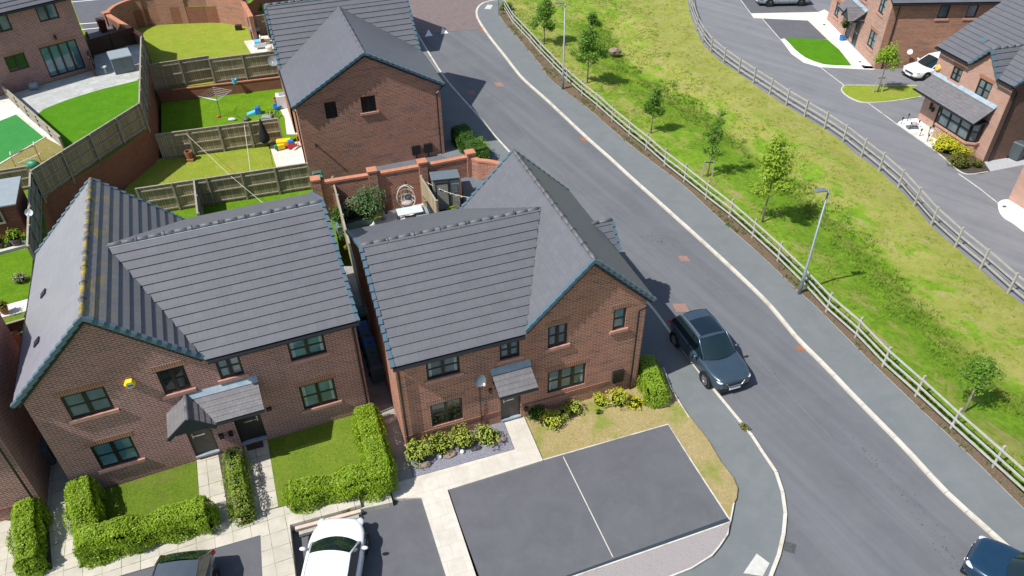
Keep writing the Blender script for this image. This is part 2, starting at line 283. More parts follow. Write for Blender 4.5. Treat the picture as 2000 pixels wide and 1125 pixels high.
class B:
    def __init__(s): s.v=[];s.f=[];s.m=[]
    def poly(s,pts,m=0):
        k=len(s.v); s.v+=[tuple(p) for p in pts]; s.f.append(tuple(range(k,k+len(pts)))); s.m.append(m)
    def box(s,x0,x1,y0,y1,z0,z1,m=0): s.hexa([(x0,y0,z0),(x1,y0,z0),(x1,y1,z0),(x0,y1,z0),(x0,y0,z1),(x1,y0,z1),(x1,y1,z1),(x0,y1,z1)],m)
    def hexa(s,c,m=0):
        k=len(s.v); s.v+=[tuple(p) for p in c]
        for f in ((0,3,2,1),(4,5,6,7),(0,1,5,4),(1,2,6,5),(2,3,7,6),(3,0,4,7)): s.f.append(tuple(k+i for i in f)); s.m.append(m)
    def bar(s,p,q,w,h,m=0,up=(0,0,1)):
        p=V(p);q=V(q);d=(q-p).normalized(); u=V(up); r=d.cross(u)
        if r.length<1e-3: r=d.cross(V((1,0,0)))
        r.normalize(); u=r.cross(d); r=r*w/2;u=u*h/2
        s.hexa([p-r-u,p+r-u,q+r-u,q-r-u,p-r+u,p+r+u,q+r+u,q-r+u],m)
    def prism(s,pts,z0,z1,m=0,ms=None):
        k=len(s.v);n=len(pts); z0=z0 if callable(z0) else (lambda p,a=z0:a); zf=z1 if callable(z1) else (lambda p,a=z1:a)
        s.v+=[(p[0],p[1],z0(p)) for p in pts]+[(p[0],p[1],zf(p)) for p in pts]
        s.f.append(tuple(range(k,k+n))); s.m.append(m); s.f.append(tuple(range(k+n,k+2*n))); s.m.append(m)
        for i in range(n): j=(i+1)%n; s.f.append((k+i,k+j,k+n+j,k+n+i)); s.m.append(m if ms is None else ms)
    def tube(s,pts,r,n=8,m=0,cap=True):
        pts=[V(p) for p in pts]; R=r if isinstance(r,(list,tuple)) else [r]*len(pts); k=len(s.v); ref=V((.31,.17,.93))
        for i,p in enumerate(pts):
            d=(pts[min(i+1,len(pts)-1)]-pts[max(i-1,0)]).normalized(); a=d.cross(ref)
            if a.length<.1: a=d.cross(V((1,0,0)))
            a.normalize(); b=d.cross(a)
            for j in range(n): t=2*PI*j/n; s.v.append(tuple(p+(a*math.cos(t)+b*math.sin(t))*R[i]))
        for i in range(len(pts)-1):
            for j in range(n): q=(j+1)%n; s.f.append((k+i*n+j,k+i*n+q,k+(i+1)*n+q,k+(i+1)*n+j)); s.m.append(m)
        if cap:
            s.f.append(tuple(range(k,k+n))); s.m.append(m); e=k+(len(pts)-1)*n; s.f.append(tuple(range(e,e+n))); s.m.append(m)
    def lathe(s,prof,c=(0,0,0),n=16,m=0,axis='z',cap=True):
        k=len(s.v)
        for r,z in prof:
            for j in range(n):
                t=2*PI*j/n; x,y=r*math.cos(t),r*math.sin(t)
                s.v.append((c[0]+x,c[1]+y,c[2]+z) if axis=='z' else (c[0]+x,c[1]+z,c[2]+y))
        for i in range(len(prof)-1):
            for j in range(n): q=(j+1)%n; s.f.append((k+i*n+j,k+i*n+q,k+(i+1)*n+q,k+(i+1)*n+j)); s.m.append(m)
        if not cap: return
        s.f.append(tuple(range(k,k+n))); s.m.append(m); e=k+(len(prof)-1)*n; s.f.append(tuple(range(e,e+n))); s.m.append(m)
    def blob(s,c,rx,ry,rz,m=0,n=12,k2=8,jit=0):
        pr=[]; k=len(s.v)
        for i in range(k2+1):
            a=-PI/2+PI*i/k2
            for j in range(n):
                t=2*PI*j/n; q=1+random.uniform(-jit,jit); s.v.append((c[0]+rx*math.cos(a)*math.cos(t)*q,c[1]+ry*math.cos(a)*math.sin(t)*q,c[2]+rz*math.sin(a)*q))
        for i in range(k2):
            for j in range(n): q=(j+1)%n; s.f.append((k+i*n+j,k+i*n+q,k+(i+1)*n+q,k+(i+1)*n+j)); s.m.append(m)
    def build(s,name,mats,parent=None,smooth=False,bevel=0,fix=True,label=None,subd=0):
        me=bpy.data.meshes.new(name); me.from_pydata(s.v,[],s.f)
        if isinstance(mats,str): mats=[mats]
        for x in mats: me.materials.append(M[x])
        if len(mats)>1: me.polygons.foreach_set('material_index',s.m)
        if fix:
            bm=bmesh.new(); bm.from_mesh(me); bmesh.ops.recalc_face_normals(bm,faces=bm.faces); bm.to_mesh(me); bm.free()
        me.update(); uvs(me)
        if smooth:
            me.polygons.foreach_set('use_smooth',[True]*len(me.polygons))
        o=bpy.data.objects.new(name,me); link(o,parent)
        if label: o['label']=label
        if bevel:
            b=o.modifiers.new('bevel','BEVEL'); b.width=bevel; b.segments=2; b.limit_method='ANGLE'
        if subd:
            q=o.modifiers.new('sub','SUBSURF'); q.levels=q.render_levels=subd
        return o
def px(pts,z=0): return [G(a,b,z) for a,b in pts]
def patch(name,pts,z,mat,thick=.6,kind='structure',world=False,label=None,cat=None,side=None):
    P=pts if world else px(pts,z); b=B(); b.prism([(p[0],p[1]) for p in P],z-thick,z,0,1 if side else None)
    o=b.build(name,[mat,side] if side else [mat]); tag(o,label,cat,None,kind); return o
def strip(name,pts,z,wid,mat,h=.1,off=0,up=0,world=False):        # kerb or edging that follows a line
    P=[V((p[0],p[1],0)) for p in (pts if world else px(pts,z))]; b=B(); L=[];R=[]
    for i,p in enumerate(P):
        d=(P[min(i+1,len(P)-1)]-P[max(i-1,0)]).normalized(); n=V((d.y,-d.x,0)); L.append(p+n*(off-wid/2)); R.append(p+n*(off+wid/2))
    b.prism(L+R[::-1],z-h,z+up); o=b.build(name,mat); tag(o,None,None,None,'structure'); return o
def smooth_line(pts,k=4):
    out=[]; n=len(pts)
    for i in range(n-1):
        p0=pts[max(i-1,0)];p1=pts[i];p2=pts[i+1];p3=pts[min(i+2,n-1)]
        for j in range(k):
            t=j/k; out.append(tuple(.5*((2*p1[a])+(-p0[a]+p2[a])*t+(2*p0[a]-5*p1[a]+4*p2[a]-p3[a])*t*t+(-p0[a]+3*p1[a]-3*p2[a]+p3[a])*t**3) for a in (0,1)))
    out.append(pts[-1]); return out
def kerbstones(line,wid,z=.1,step=.915):
    P=[V((p[0],p[1],0)) for p in px(line,z)]; b=B(); acc=[P[0]]; rest=step
    for a,c in zip(P,P[1:]):
        L=(c-a).length; t=rest
        while t<=L: acc.append(a.lerp(c,t/L)); t+=step
        rest=t-L
    for a,c in zip(acc,acc[1:]):
        d=(c-a).normalized(); n=V((d.y,-d.x,0))*wid/2; a_=a+d*.006; c_=c-d*.006; j=random.uniform(-.004,.004)
        Q=[a_-n,a_+n,c_+n,c_-n]; b.hexa([q+Z0*(z-.4) for q in Q]+[q+Z0*(z+.006+j) for q in Q])
    tag(b.build('kerb','kerb'),None,None,None,'structure')
Z0=V((0,0,1))
# ================================================================ GROUND
kerbL=smooth_line([(790,20),(800,40),(815,65),(835,99),(867,149),(899,187),(937,229),(963,261),(995,296),(1110,420),(1200,520),(1270.7,597),(1306.7,645),(1355,712),(1402.7,770.7),(1426.7,800),(1453,832),(1474.7,858.7),(1500,900),(1520,930),(1531,975),(1533.7,1012.5),(1525,1070),(1505,1125),(1480,1180),(1400,1260),(1250,1340),(1050,1420)])
kerbR=smooth_line([(1010,-8),(980,-2),(950,2.7),(934,13),(931,29),(942,50.7),(963,80),(984.7,106.7),(1011,141),(1026.7,157.8),(1066.7,193),(1097.8,222),(1146.7,268),(1191,307),(1235.6,348),(1284.4,391),(1329,431),(1369,466.7),(1413,507),(1457.8,549),(1493,583),(1524,618),(1557.3,658.7),(1616,717),(1653,756),(1698,802),(1773,878),(1848,959),(1938,1039.7),(2010,1105),(2090,1180),(2250,1330),(2430,1500)])
paveR=smooth_line([(1020,-6),(990,-3),(978,8),(975,29),(998,58.7),(1032.7,98.7),(1056.7,128),(1072.7,152),(1099.3,174.7),(1150,213),(1190,248),(1250,298),(1330,358),(1397.6,420),(1426,445.6),(1485.6,498),(1557.6,567),(1600,605),(1700,705),(1799,800),(1889,884),(2000,993.5),(2090,1080),(2270,1250),(2540,1500)])
fnear=[(986,22),(1002,49),(1019.4,68),(1036.7,86.7),(1056,109.3),(1080.7,134.7),(1106.8,161.3),(1136.7,188),(1166.5,212),(1195.9,238.7),(1228.7,266.7),(1262,294),(1298,326),(1336,356),(1378,390),(1424,426),(1469,466),(1518,511),(1565,558),(1613,611),(1670,661),(1723,717),(1787,775),(1855.6,839),(1938,914),(2030,998),(2130,1090),(2240,1192)]
ffar=[(1342,-8),(1346,22),(1360,60),(1371,82),(1388,102),(1413,123),(1442,144),(1471,163),(1503,184),(1535,206),(1571,228),(1610,252),(1646,277),(1682,306),(1717,334),(1754,367),(1785,402),(1818,440),(1865,483),(1915,524),(1969,572),(2030,622),(2098,680),(2172,745),(2255,820)]
b=B(); b.prism([(-250,-60),(250,-60),(250,300),(-250,300)],-1.6,-1.3); tag(b.build('ground','lawn2'),None,None,None,'structure')
_kr=px(kerbR,0); patch('road',px([(400,-80),(1040,-80)],0)+[p+V((.3,0,0)) for p in _kr]+px([(2400,1500),(1200,1500),(1100,1100),(900,700),(700,300),(560,100)],0),0,'road',.7,world=True)
patch('block_paving',[(700,-60),(1010,-60),(1000,-10),(931,29),(942,57),(823,65),(760,50)],.012,'roadred',.1)
Wk=px(kerbL,.1)
patch('pavement',list(px(kerbL,.1))+px([(980,1280),(940,1130),(1200,900),(1150,700),(1010,420),(930,330),(850,300),(800,140),(740,20)],.1),.1,'pave',.5,world=True)
kerbstones(kerbL,.13)
WR=px(kerbR,.1); patch('pavement',WR+px(paveR,.1)[::-1],.1,'pave',.5,world=True)
kerbstones(kerbR,.17)
strip('edging',paveR,.1,.05,'kerbthin',.3,off=-.02,up=.012)
# green with a shallow ditch
ditch=px([(1180,60),(1215,120),(1260,160),(1320,196),(1380,232),(1440,280),(1500,335),(1570,395),(1640,450),(1710,520),(1790,600),(1880,690),(1990,790),(2100,880),(2300,1060),(2500,1250)],-.5)
def ditch_d(x,y):
    best=99
    for a,c in zip(ditch,ditch[1:]):
        ax,ay=c.x-a.x,c.y-a.y; t=max(0,min(1,((x-a.x)*ax+(y-a.y)*ay)/(ax*ax+ay*ay))); best=min(best,math.hypot(x-a.x-ax*t,y-a.y-ay*t))
    return best
def gz(x,y):
    d=ditch_d(x,y); t=max(0,1-d/3.6); return .08-.75*t*t*(3-2*t)+.05*math.sin(x*1.3+y*.7)*math.sin(y*.9-x*.4)
def inpoly(x,y,P):
    r=False; j=len(P)-1
    for i in range(len(P)):
        if (P[i].y>y)!=(P[j].y>y) and x<(P[j].x-P[i].x)*(y-P[i].y)/(P[j].y-P[i].y)+P[i].x: r=not r
        j=i
    return r
gpoly=px(paveR,.08)+[V((34,22,0)),V((30,30,0))]+px(ffar[::-1],.08)+px([(1335,-60),(1100,-60)],.08)
gpoly[len(paveR):len(paveR)+2]=px([(2900,1500),(2700,1200)],.08)
def grid_mesh(P,step,zf):
    bm=bmesh.new(); f=bm.faces.new([bm.verts.new((p.x,p.y,0)) for p in P])
    bmesh.ops.triangulate(bm,faces=[f])
    xs=[p.x for p in P]; ys=[p.y for p in P]
    x=min(xs)+step
    while x<max(xs): bmesh.ops.bisect_plane(bm,geom=bm.verts[:]+bm.edges[:]+bm.faces[:],plane_co=(x,0,0),plane_no=(1,0,0)); x+=step
    y=min(ys)+step
    while y<max(ys): bmesh.ops.bisect_plane(bm,geom=bm.verts[:]+bm.edges[:]+bm.faces[:],plane_co=(0,y,0),plane_no=(0,1,0)); y+=step
    for v in bm.verts: v.co.z=zf(v.co.x,v.co.y)
    return bm
bm=grid_mesh(gpoly,.6,gz); bmesh.ops.recalc_face_normals(bm,faces=bm.faces)
if sum(f.normal.z for f in bm.faces)<0: bmesh.ops.reverse_faces(bm,faces=bm.faces[:])
me=bpy.data.meshes.new('green'); bm.to_mesh(me); bm.free()
def greenmat():
    m,n,p=nmat('meadow_grass',.9,.1)
    at=n.nodes.new('ShaderNodeAttribute'); at.attribute_name='kind'; sp=n.nodes.new('ShaderNodeSeparateColor'); n.links.new(at.outputs['Color'],sp.inputs[0])
    nz=mrange(n,noise(n,.8,8,rough=.7),.35,.65); n2=mrange(n,noise(n,3.5,6,rough=.7),.4,.65)
    lush=mixc(n,nz,(.2,.38,.02),(.31,.5,.04)); lush=mixc(n,n2,lush,(.15,.29,.02))
    dry=mixc(n,nz,(.33,.37,.06),(.46,.44,.13)); dry=mixc(n,mrange(n,noise(n,1.6,8,rough=.75,stretch=(3,1,1,-1.0)),.55,.64,0,.9),dry,(.5,.4,.24)); dry=mixc(n,mrange(n,noise(n,5,6),.5,.7,0,.5),dry,(.2,.25,.04))
    ma=n.nodes.new('ShaderNodeMath'); ma.operation='ADD'; n.links.new(sp.outputs[0],ma.inputs[0]); n.links.new(mrange(n,noise(n,1.1,7,rough=.75,stretch=(2.6,1,1,-1.0)),.3,.7,-.75,.7),ma.inputs[1])
    col=mixc(n,mrange(n,ma.outputs[0],.35,.65),lush,dry)
    col=mixc(n,mrange(n,sp.outputs[1],.3,.95,0,.5),col,(.1,.2,.012))
    col=mixc(n,mrange(n,noise(n,45,3),.3,.75,0,.45),col,(.06,.09,.01))
    n.links.new(col,p.inputs['Base Color']); bump(n,p,noise(n,24,6,rough=.8),1,.1); return m
M['meadow']=greenmat()
me.materials.append(M['meadow']); ca=me.color_attributes.new('kind','FLOAT_COLOR','POINT')
fw=px(fnear,.1); rw=px(ffar,.1)
def dline(x,y,L):
    best=99
    for a,c in zip(L,L[1:]):
        ax,ay=c.x-a.x,c.y-a.y; t=max(0,min(1,((x-a.x)*ax+(y-a.y)*ay)/(ax*ax+ay*ay))); best=min(best,math.hypot(x-a.x-ax*t,y-a.y-ay*t))
    return best
for i,v in enumerate(me.vertices):
    x,y=v.co.x,v.co.y; dr=dline(x,y,rw); dn=dline(x,y,fw); dd=ditch_d(x,y); far=max(0,min(1,(y-44)/14))
    ca.data[i].color=(max(0,min(1,(1-dr/7.5)))*.8+.3*far+.2+(.22 if dn<3 else 0)-(.3 if 0<dd-.6<1.6 and dn<dr else 0),max(0,1-dd/1.1),0,1)
me.update(); me.polygons.foreach_set('use_smooth',[True]*len(me.polygons))
o=bpy.data.objects.new('green',me); link(o); tag(o,None,None,None,'structure')
# mulch strip along the fence
ms=[]; fz=px(fnear,.1)
mulch=px(paveR[8:],.1)
Lf=[]
for i,p in enumerate(fz):
    d=(fz[min(i+1,len(fz)-1)]-fz[max(i-1,0)]).normalized(); n=V((-d.y,d.x,0)); n=n if n.x>0 else -n
    Lf.append(p+n*(.12+.1*math.sin(i*1.7)))
patch('mulch_bed',mulch+Lf[::-1],.135,'soil',.3,world=True)
b=B(); random.seed(31)
def spots(line,wd,n,r0,r1):
    Q=px(line,.006)
    for i in range(n):
        k=random.randrange(len(Q)-1); p=Q[k].lerp(Q[k+1],random.random())+V((random.gauss(0,wd),random.gauss(0,wd),0)); r=random.uniform(r0,r1); a=random.random()*3; m_=7
        b.poly([V((p.x+r*(1+.5*math.cos(3*t+a))*math.cos(t),p.y+r*.7*(1+.4*math.sin(2*t+a))*math.sin(t),.006)) for t in [2*PI*j/m_ for j in range(m_)]])
spots([(1640,835),(1680,880),(1740,920),(1790,1000),(1840,1060),(1880,1110)],.24,130,.01,.035); spots([(1270,460),(1300,478)],.25,26,.02,.06); spots([(1500,700),(1520,740)],.1,10,.015,.035)
M['oil']=plain('oil_spots',(.07,.07,.073),.6); tag(b.build('oil_spots','oil'),None,None,None,'stuff')
M['seam']=mottled('tar_seam',(.16,.16,.165),(.14,.14,.145),3,.9,(.125,.125,.13),.5,.95)
strip('road_seam',smooth_line([(965,190),(1000,232),(1080,325),(1180,430),(1290,545),(1400,640),(1480,700),(1560,790),(1620,850)],3),.0,.05,'seam',.02,up=.005)
# private road and what lies along it
patch('private_road',px(ffar,.09)+px([(2900,1300),(3400,1100),(3000,-200),(1335,-200)],.09),.09,'private',.4,world=True)
patch('driveway',[(1448,-30),(1447.5,0),(1467,26.5),(1599,23.5),(1575,0),(1560,-30)],.1,'bay',.05)
patch('driveway',[(1489,35.5),(1578,39.5),(1616,76),(1525,79)],.1,'bay',.05)
patch('paved_path',[(1466,26),(1599,23.3),(1610,18),(1630,30),(1720,130),(1706,136),(1602,131),(1570,122),(1546,105),(1526,78),(1616,76.5),(1578,40),(1472,35)],.11,'slabw',.2)
patch('gravel_border',[(1526,76),(1546,104),(1570,120),(1602,129.5),(1660,132),(1706,134.5),(1712,130),(1664,126),(1610,125),(1574,113),(1552,96),(1534,75)],.13,'gravelw',.2)
patch('gravel_strip',[(1598,39),(1614,38),(1708,134),(1687,133.5),(1640,84)],.13,'gravelw',.2)
patch('lawn',[(1533,75),(1560,74.6),(1616,77),(1640,98),(1663,127.5),(1634,127),(1610,125),(1590,119),(1574,112),(1560,102),(1552,94)],.16,'lawnrich',.3)
patch('lawn',smooth_line([(1646,172),(1658,167),(1742,168),(1808,167),(1798,188),(1750,195),(1694,199),(1670,195),(1652,185),(1644,176)],3),.14,'lawnyel',.3)
strip('edging',smooth_line([(1808,166.5),(1742,167),(1658,166),(1646,170),(1644,176),(1652,185),(1670,195),(1694,200),(1750,196),(1800,188)],3),.14,.07,'kerbthin',.3,up=.01)
for L in ([(1447,0),(1467,27)],[(1489,36),(1526,79)],[(1602,131),(1648,166)],[(1694,200),(1754,244)],[(1872,339),(1912,367),(1951,398)]): strip('edging',L,.1,.06,'kerbthin',.2,up=.005)
front6=smooth_line([(1752,242),(1764,250),(1778,260),(1818,288),(1842,306),(1866,328),(1890,340),(1930,335)],3)
patch('gravel_bed',[(1752,242),(1757,237),(1766,233),(1791,231),(1838,262),(1822,291),(1800,276),(1778,260)],.12,'gravelw',.2)
patch('paved_path',[(1778,259),(1798,250),(1815,248),(1836,257),(1828,268),(1812,282)],.125,'slabw',.2)
patch('planting_bed',[(1820,289),(1834,268),(1860,270),(1922,316),(1934,334),(1916,339),(1890,340),(1866,328),(1842,306)],.12,'soilg',.2)
strip('edging',front6,.12,.06,'kerbthin',.2,up=.01)
patch('gravel_strip',[(1919,317),(1987,301),(2060,285),(2060,310),(2000,322),(1932,335)],.11,'gravelg',.2)
patch('gravel_bed',smooth_line([(1949,398),(1954,392),(1968,389.6),(1986,397),(2030,425),(2060,480),(2010,458),(1978,435),(1962,425.6),(1952,413),(1949,398)],3)[:-1],.12,'gravelw',.2)
patch('paved_path',[(1958,400),(1970,396),(2010,420),(2030,450),(2000,440),(1966,420)],.15,'slabw',.1)
# front plots of the two near houses
patch('paved_path',[(40,1125),(44,1123),(103,1110),(162.7,1094),(394.7,1034),(450.7,1015.7),(543,991.7),(690,956),(697,953),(705,987),(566,1025),(577,1126),(583,1480),(530,1480),(508.7,1045),(450,1062),(232,1125),(20,1185),(-80,1185),(-60,1140)],.6,'slab',1.2)
patch('paved_path',[(384,898),(426.7,886),(448,1017),(394.7,1035)],.605,'slab',.3)
patch('paved_path',[(474,871),(522,858),(543.3,989),(499,1003)],.605,'slab',.3)
patch('paved_path',[(-60,1020),(0,1015),(44,1020),(44,1126),(-60,1150)],.603,'slab',.3)
patch('alley_path',[(70,860),(110,860),(135,935),(162,1094),(102.7,1111),(90.7,995),(80,920)],.607,'slab',.3)
patch('planting_bed',[(70,990),(92,985),(102,1112),(44,1126),(30,1010)],.61,'soilg',.2)
patch('lawn',[(110,985),(383,900),(395,1033),(162,1094),(138,1040)],.6,'lawnold',.3)
patch('planting_bed',[(150,1040),(160,1020),(180,1068),(394,1005),(397,1033),(170,1090)],.615,'soilg',.2)
patch('planting_bed',[(426,888),(476,872),(499,1002),(449,1016)],.615,'soilg',.2)
patch('lawn',[(522,858),(692,810),(735,825),(759,938),(543,990)],.6,'lawn2',.5)
patch('dark_bay',[(232,1127),(508.7,1046),(530,1480),(60,1480)],.602,'bay',.3)
patch('driveway',[(568,1024),(823,971),(1010,1480),(570,1480)],.2,'bay',.3)
patch('step',[(696,957),(756,944),(767,981),(705,994)],.44,'slab',.5)
patch('lawn',[(690,956),(697,953),(740,936),(757,930),(757,946),(697,960)],.46,'soilg',.2)
# steps at the end of the terrace
patch('step',[(703,954),(759,941),(769,974),(711,989)],.605,'slab',.5) if 0 else None
patch('alley_path',[(650,520),(690,520),(812,932),(761,945),(700,700)],.28,'slaballey',.4)
patch('gravel_strip',[(760,720),(775,716),(812,900),(800,905),(778,812)],.29,'gravelg',.3)
strip('edging',[(737,832),(780,812)],.3,.22,'concrete',.3)
patch('paved_path',[(760,945),(806,931),(1004.4,876.8),(980.4,815),(1018.8,803),(1060.4,899),(874,957),(930,1125),(1085,1480),(1012,1480),(871.3,1125),(823,971.7),(768,974)],.27,'slab2',.6)
patch('planting_bed',[(786,868),(980,815),(1004.4,876.8),(806,932)],.3,'slate',.5)
patch('bay',[(874,957),(1060.4,899),(1305,829),(1330,866),(1350,900),(1382.5,950),(1425,1015),(1425,1018),(1112,1126),(960,1190)],.2,'bay',.5)
strip('edging',[(874,957),(1060.4,899),(1305,829),(1350,900),(1382.5,950),(1425,1015)],.2,.045,'kerbthin',.3,up=.03)
strip('bay_line',[(1100,892),(1197,1088)],.2,.034,'kerbthin',.1,up=.006)
patch('bay_joint',[(1104,1125),(1424,1010),(1426,1017),(1112,1128)],.204,'baydark',.05)
patch('gravel_strip',[(1112,1130),(1426,1019),(1421,1043),(1405,1067),(1390,1085),(1350,1110),(1312,1125),(1240,1150),(960,1270),(940,1190)],.2,'gravelp',.4)
strip('edging',[(1110,1130),(1426,1020),(1421,1043),(1405,1067),(1390,1085),(1350,1110),(1312,1125),(1240,1150)],.2,.05,'kerbthin',.4,up=.03)
patch('lawn',[(1015,801),(1237,735),(1262,700),(1298.7,722.7),(1310.7,761),(1354.7,822.7),(1384,860),(1407.5,900),(1432.5,932.5),(1441,952.5),(1439,972.5),(1432.5,985),(1426,1017),(1425,1015),(1382.5,950),(1350,900),(1305,829),(1060.4,899)],.21,'lawndry',.5)
strip('edging',[(1296,718),(1310,758),(1345,815)],.2,.05,'kerbthin',.3,up=.02)
strip('edging',[(1433,983),(1426,1020)],.2,.05,'kerbthin',.3,up=.03)
# rear gardens: the land steps up to the left and back
patch('lawn',[(100,420),(315,311),(560,275),(640,360),(700,700),(300,620),(120,600)],.1,'lawnold',.8)
patch('lawn',[(315,201),(549,173),(590,200),(590,260),(560,282),(480,291),(321,311),(315,256)],.2,'lawn',.8)
patch('lawn',[(300,311),(480,291),(528,283),(552,330),(540,395),(242,430),(150,430),(242,371)],.2,'lawnyel',.8) 
patch('lawn',[(240,430),(610,366),(617,388),(680,560),(350,560)],.205,'lawn',.7)
patch('patio',[(527,285),(590,275),(610,330),(560,345),(541,330)],.23,'slabpatio',.4)
patch('patio',[(547,188),(580,180),(600,250),(585,262),(560,262),(556,230),(545,210)],.23,'slabpatio',.4)
patch('lawn',[(200,10),(560,10),(560,130),(541,149),(306,174.7),(240,180)],1.0,'lawnyel',1.6)
patch('patio',[(476,80),(535,74),(560,140),(541,149),(493,108)],1.02,'slabpatio',.4)
LP=[(289,115),(288,250),(240,289),(83.6,386.7),(93,470),(40,640),(-400,900),(-800,0),(100,-200),(560,-60),(480,14),(400,12),(300,16),(250,24),(224,36),(213,51),(281,93)]
patch('terrace',LP,2.4,'lawn2',3.2,side='brick_red')
patch('driveway',[(120,-60),(540,-60),(478,8),(400,8),(300,12),(250,20),(222,32),(211,48),(272,90),(255,98),(180,88),(150,30)],2.42,'bay',.2)
patch('patio',[(20,184),(40,178.5),(186,136),(178,96),(275,86),(284,140),(267,158),(203,173),(128,196),(85,213),(66,230),(40,206)],2.44,'slabgrey',.3)
patch('lawn',[(85,213),(128,196),(165,184),(203,173),(267,157.5),(284,150),(284,215),(220,240),(150,290),(134,294),(66,230)],2.45,'lawnrich',.3)
patch('patio',[(-120,175),(0,176),(62,235),(127,290),(88,268),(32,223),(0,236),(-120,262)],2.44,'slabw',.3)
patch('artificial_lawn',[(-120,262),(0,236),(32,223),(60,244),(87,267),(0,318),(-120,370)],2.46,'artif',.3)
strip('edging',[(-60,344),(0,320),(88,268),(32,222)],2.46,.12,'kerbthin',.2,up=.02)
patch('rough_patch',[(88,268),(128,290),(70,335),(0,345),(-60,345),(0,319)],2.45,'rough',.3)
patch('planting_bed',[(-100,470),(0,466),(62,455),(62,476),(0,492),(-100,515)],1.65,'soilg',.2) if 0 else None
strip('edging',[(-60,508),(0,492),(68,474)],2.5,.22,'concrete',.3,up=.06)
patch('lawn',[(-80,520),(0,498),(66,484),(62,530),(57,583),(0,597),(-80,620)],2.45,'lawn',.3)
patch('patio',[(-60,615),(0,598),(57,583),(60,605),(3,620),(-60,640)],2.46,'slabw',.3)
for L in ([(152,47),(193,44)],[(156,58),(193,54.5)],[(138,4),(215,-3)]): strip('road_line',L,2.43,.12,'paint',.05,up=.004)
# low brick retaining wall between the two rear lawns
wall=thing('retaining_wall','low red brick retaining wall under the fence above the drying lawn','wall')
A0,A1=G(315,201,.2),G(552,172.5,.2); d=(A1-A0).normalized(); nn=V((-d.y,d.x,0))
b=B(); b.prism([A0,A1,A1+nn*.25,A0+nn*.25],-.3,1.02); b.build('wall','brick_red',wall)
b=B(); b.prism([A0+d*1-nn*.03,A1-nn*.03,A1+nn*.12,A0+d*1+nn*.12],1.02,1.09); b.build('coping','cap',wall)
# garden wall by the terrace lawn edge is the side of the terrace itself; manholes, gullies, covers
def cover(name,pts,z,mat,label,cat):
    P=px(pts,z); b=B(); b.prism(P,z-.03,z); c=sum(P,V())/len(P); k=[c+(p-c)*.8 for p in P]; b2=b
    b2.prism(k,z,z+.008,0); o=b.build(name,mat); tag(o,label,cat); return o
def quadpx(cx,cy,wx,wy,sk=0): return [(cx-wx-sk,cy-wy),(cx+wx-sk,cy-wy),(cx+wx+sk,cy+wy),(cx-wx+sk,cy+wy)]
cover('manhole_cover',quadpx(975,165,7,4,3),.012,'manhole','rusty square manhole cover in the upper road, in full sun','manhole')
cover('manhole_cover',quadpx(921,181,7,4,2),.012,'manhole','square manhole cover lying in the house shadow on the upper road','manhole')
cover('manhole_cover',quadpx(1336,505,9,5,3),.012,'manhole','orange rusty manhole cover in the middle of the main road','manhole')
cover('manhole_cover',quadpx(1330,601,13,8,4),.012,'manhole','orange manhole cover just behind the blue-grey car','manhole')
cover('drain_gully',quadpx(1139,272,5,3,3),.012,'rust','small rusty drain grate by the right kerb of the upper road','drain')
cover('drain_gully',quadpx(1562,680,6,5,4),.012,'rust','rusty drain grate by the right kerb across from the car','drain')
cover('drain_gully',quadpx(941,60,4,2,1),.012,'rust','rusty drain grate at the edge of the block paving','drain')
cover('drain_gully',[(1534,1057),(1555,1063),(1552,1081),(1531,1075)],.012,'iron','black drain grate beside the curved kerb at the bottom','drain')
cover('utility_cover',[(1478,1081),(1503,1100),(1490,1125),(1452,1119)],.112,'concrete','pale rectangular cover set in the pavement corner at the bottom','cover')
cover('utility_cover',[(952,9),(963,10),(958,18),(946,17)],.112,'concrete','white square cover in the pavement near the top bend','cover')
for q,l in (([(837,58),(845,70),(830,72)],'white triangle road marking fully in the shadow of the house'),([(864,54),(876,65),(861,67)],'white triangle road marking half lit at the shadow tip')):
    b=B(); b.prism(px(q,0),.013,.02); tag(b.build('road_marking','paint'),l,'road marking')
for cx,cy,l in ((1610,48,'black drain cover on white paving near the far porch'),(1687,128.3,'black drain cover on paving by the brick corner'),(1680,120.5,'smaller grey cover behind the black one by the brick corner')):
    cover('drain_cover',quadpx(cx,cy,2.4,1.2,1.2),.15,'iron',l,'drain')
cover('drain_cover',quadpx(1962,403,3.5,1.5,1),.16,'iron','small dark drain cover on the white gravel at the right edge','drain')
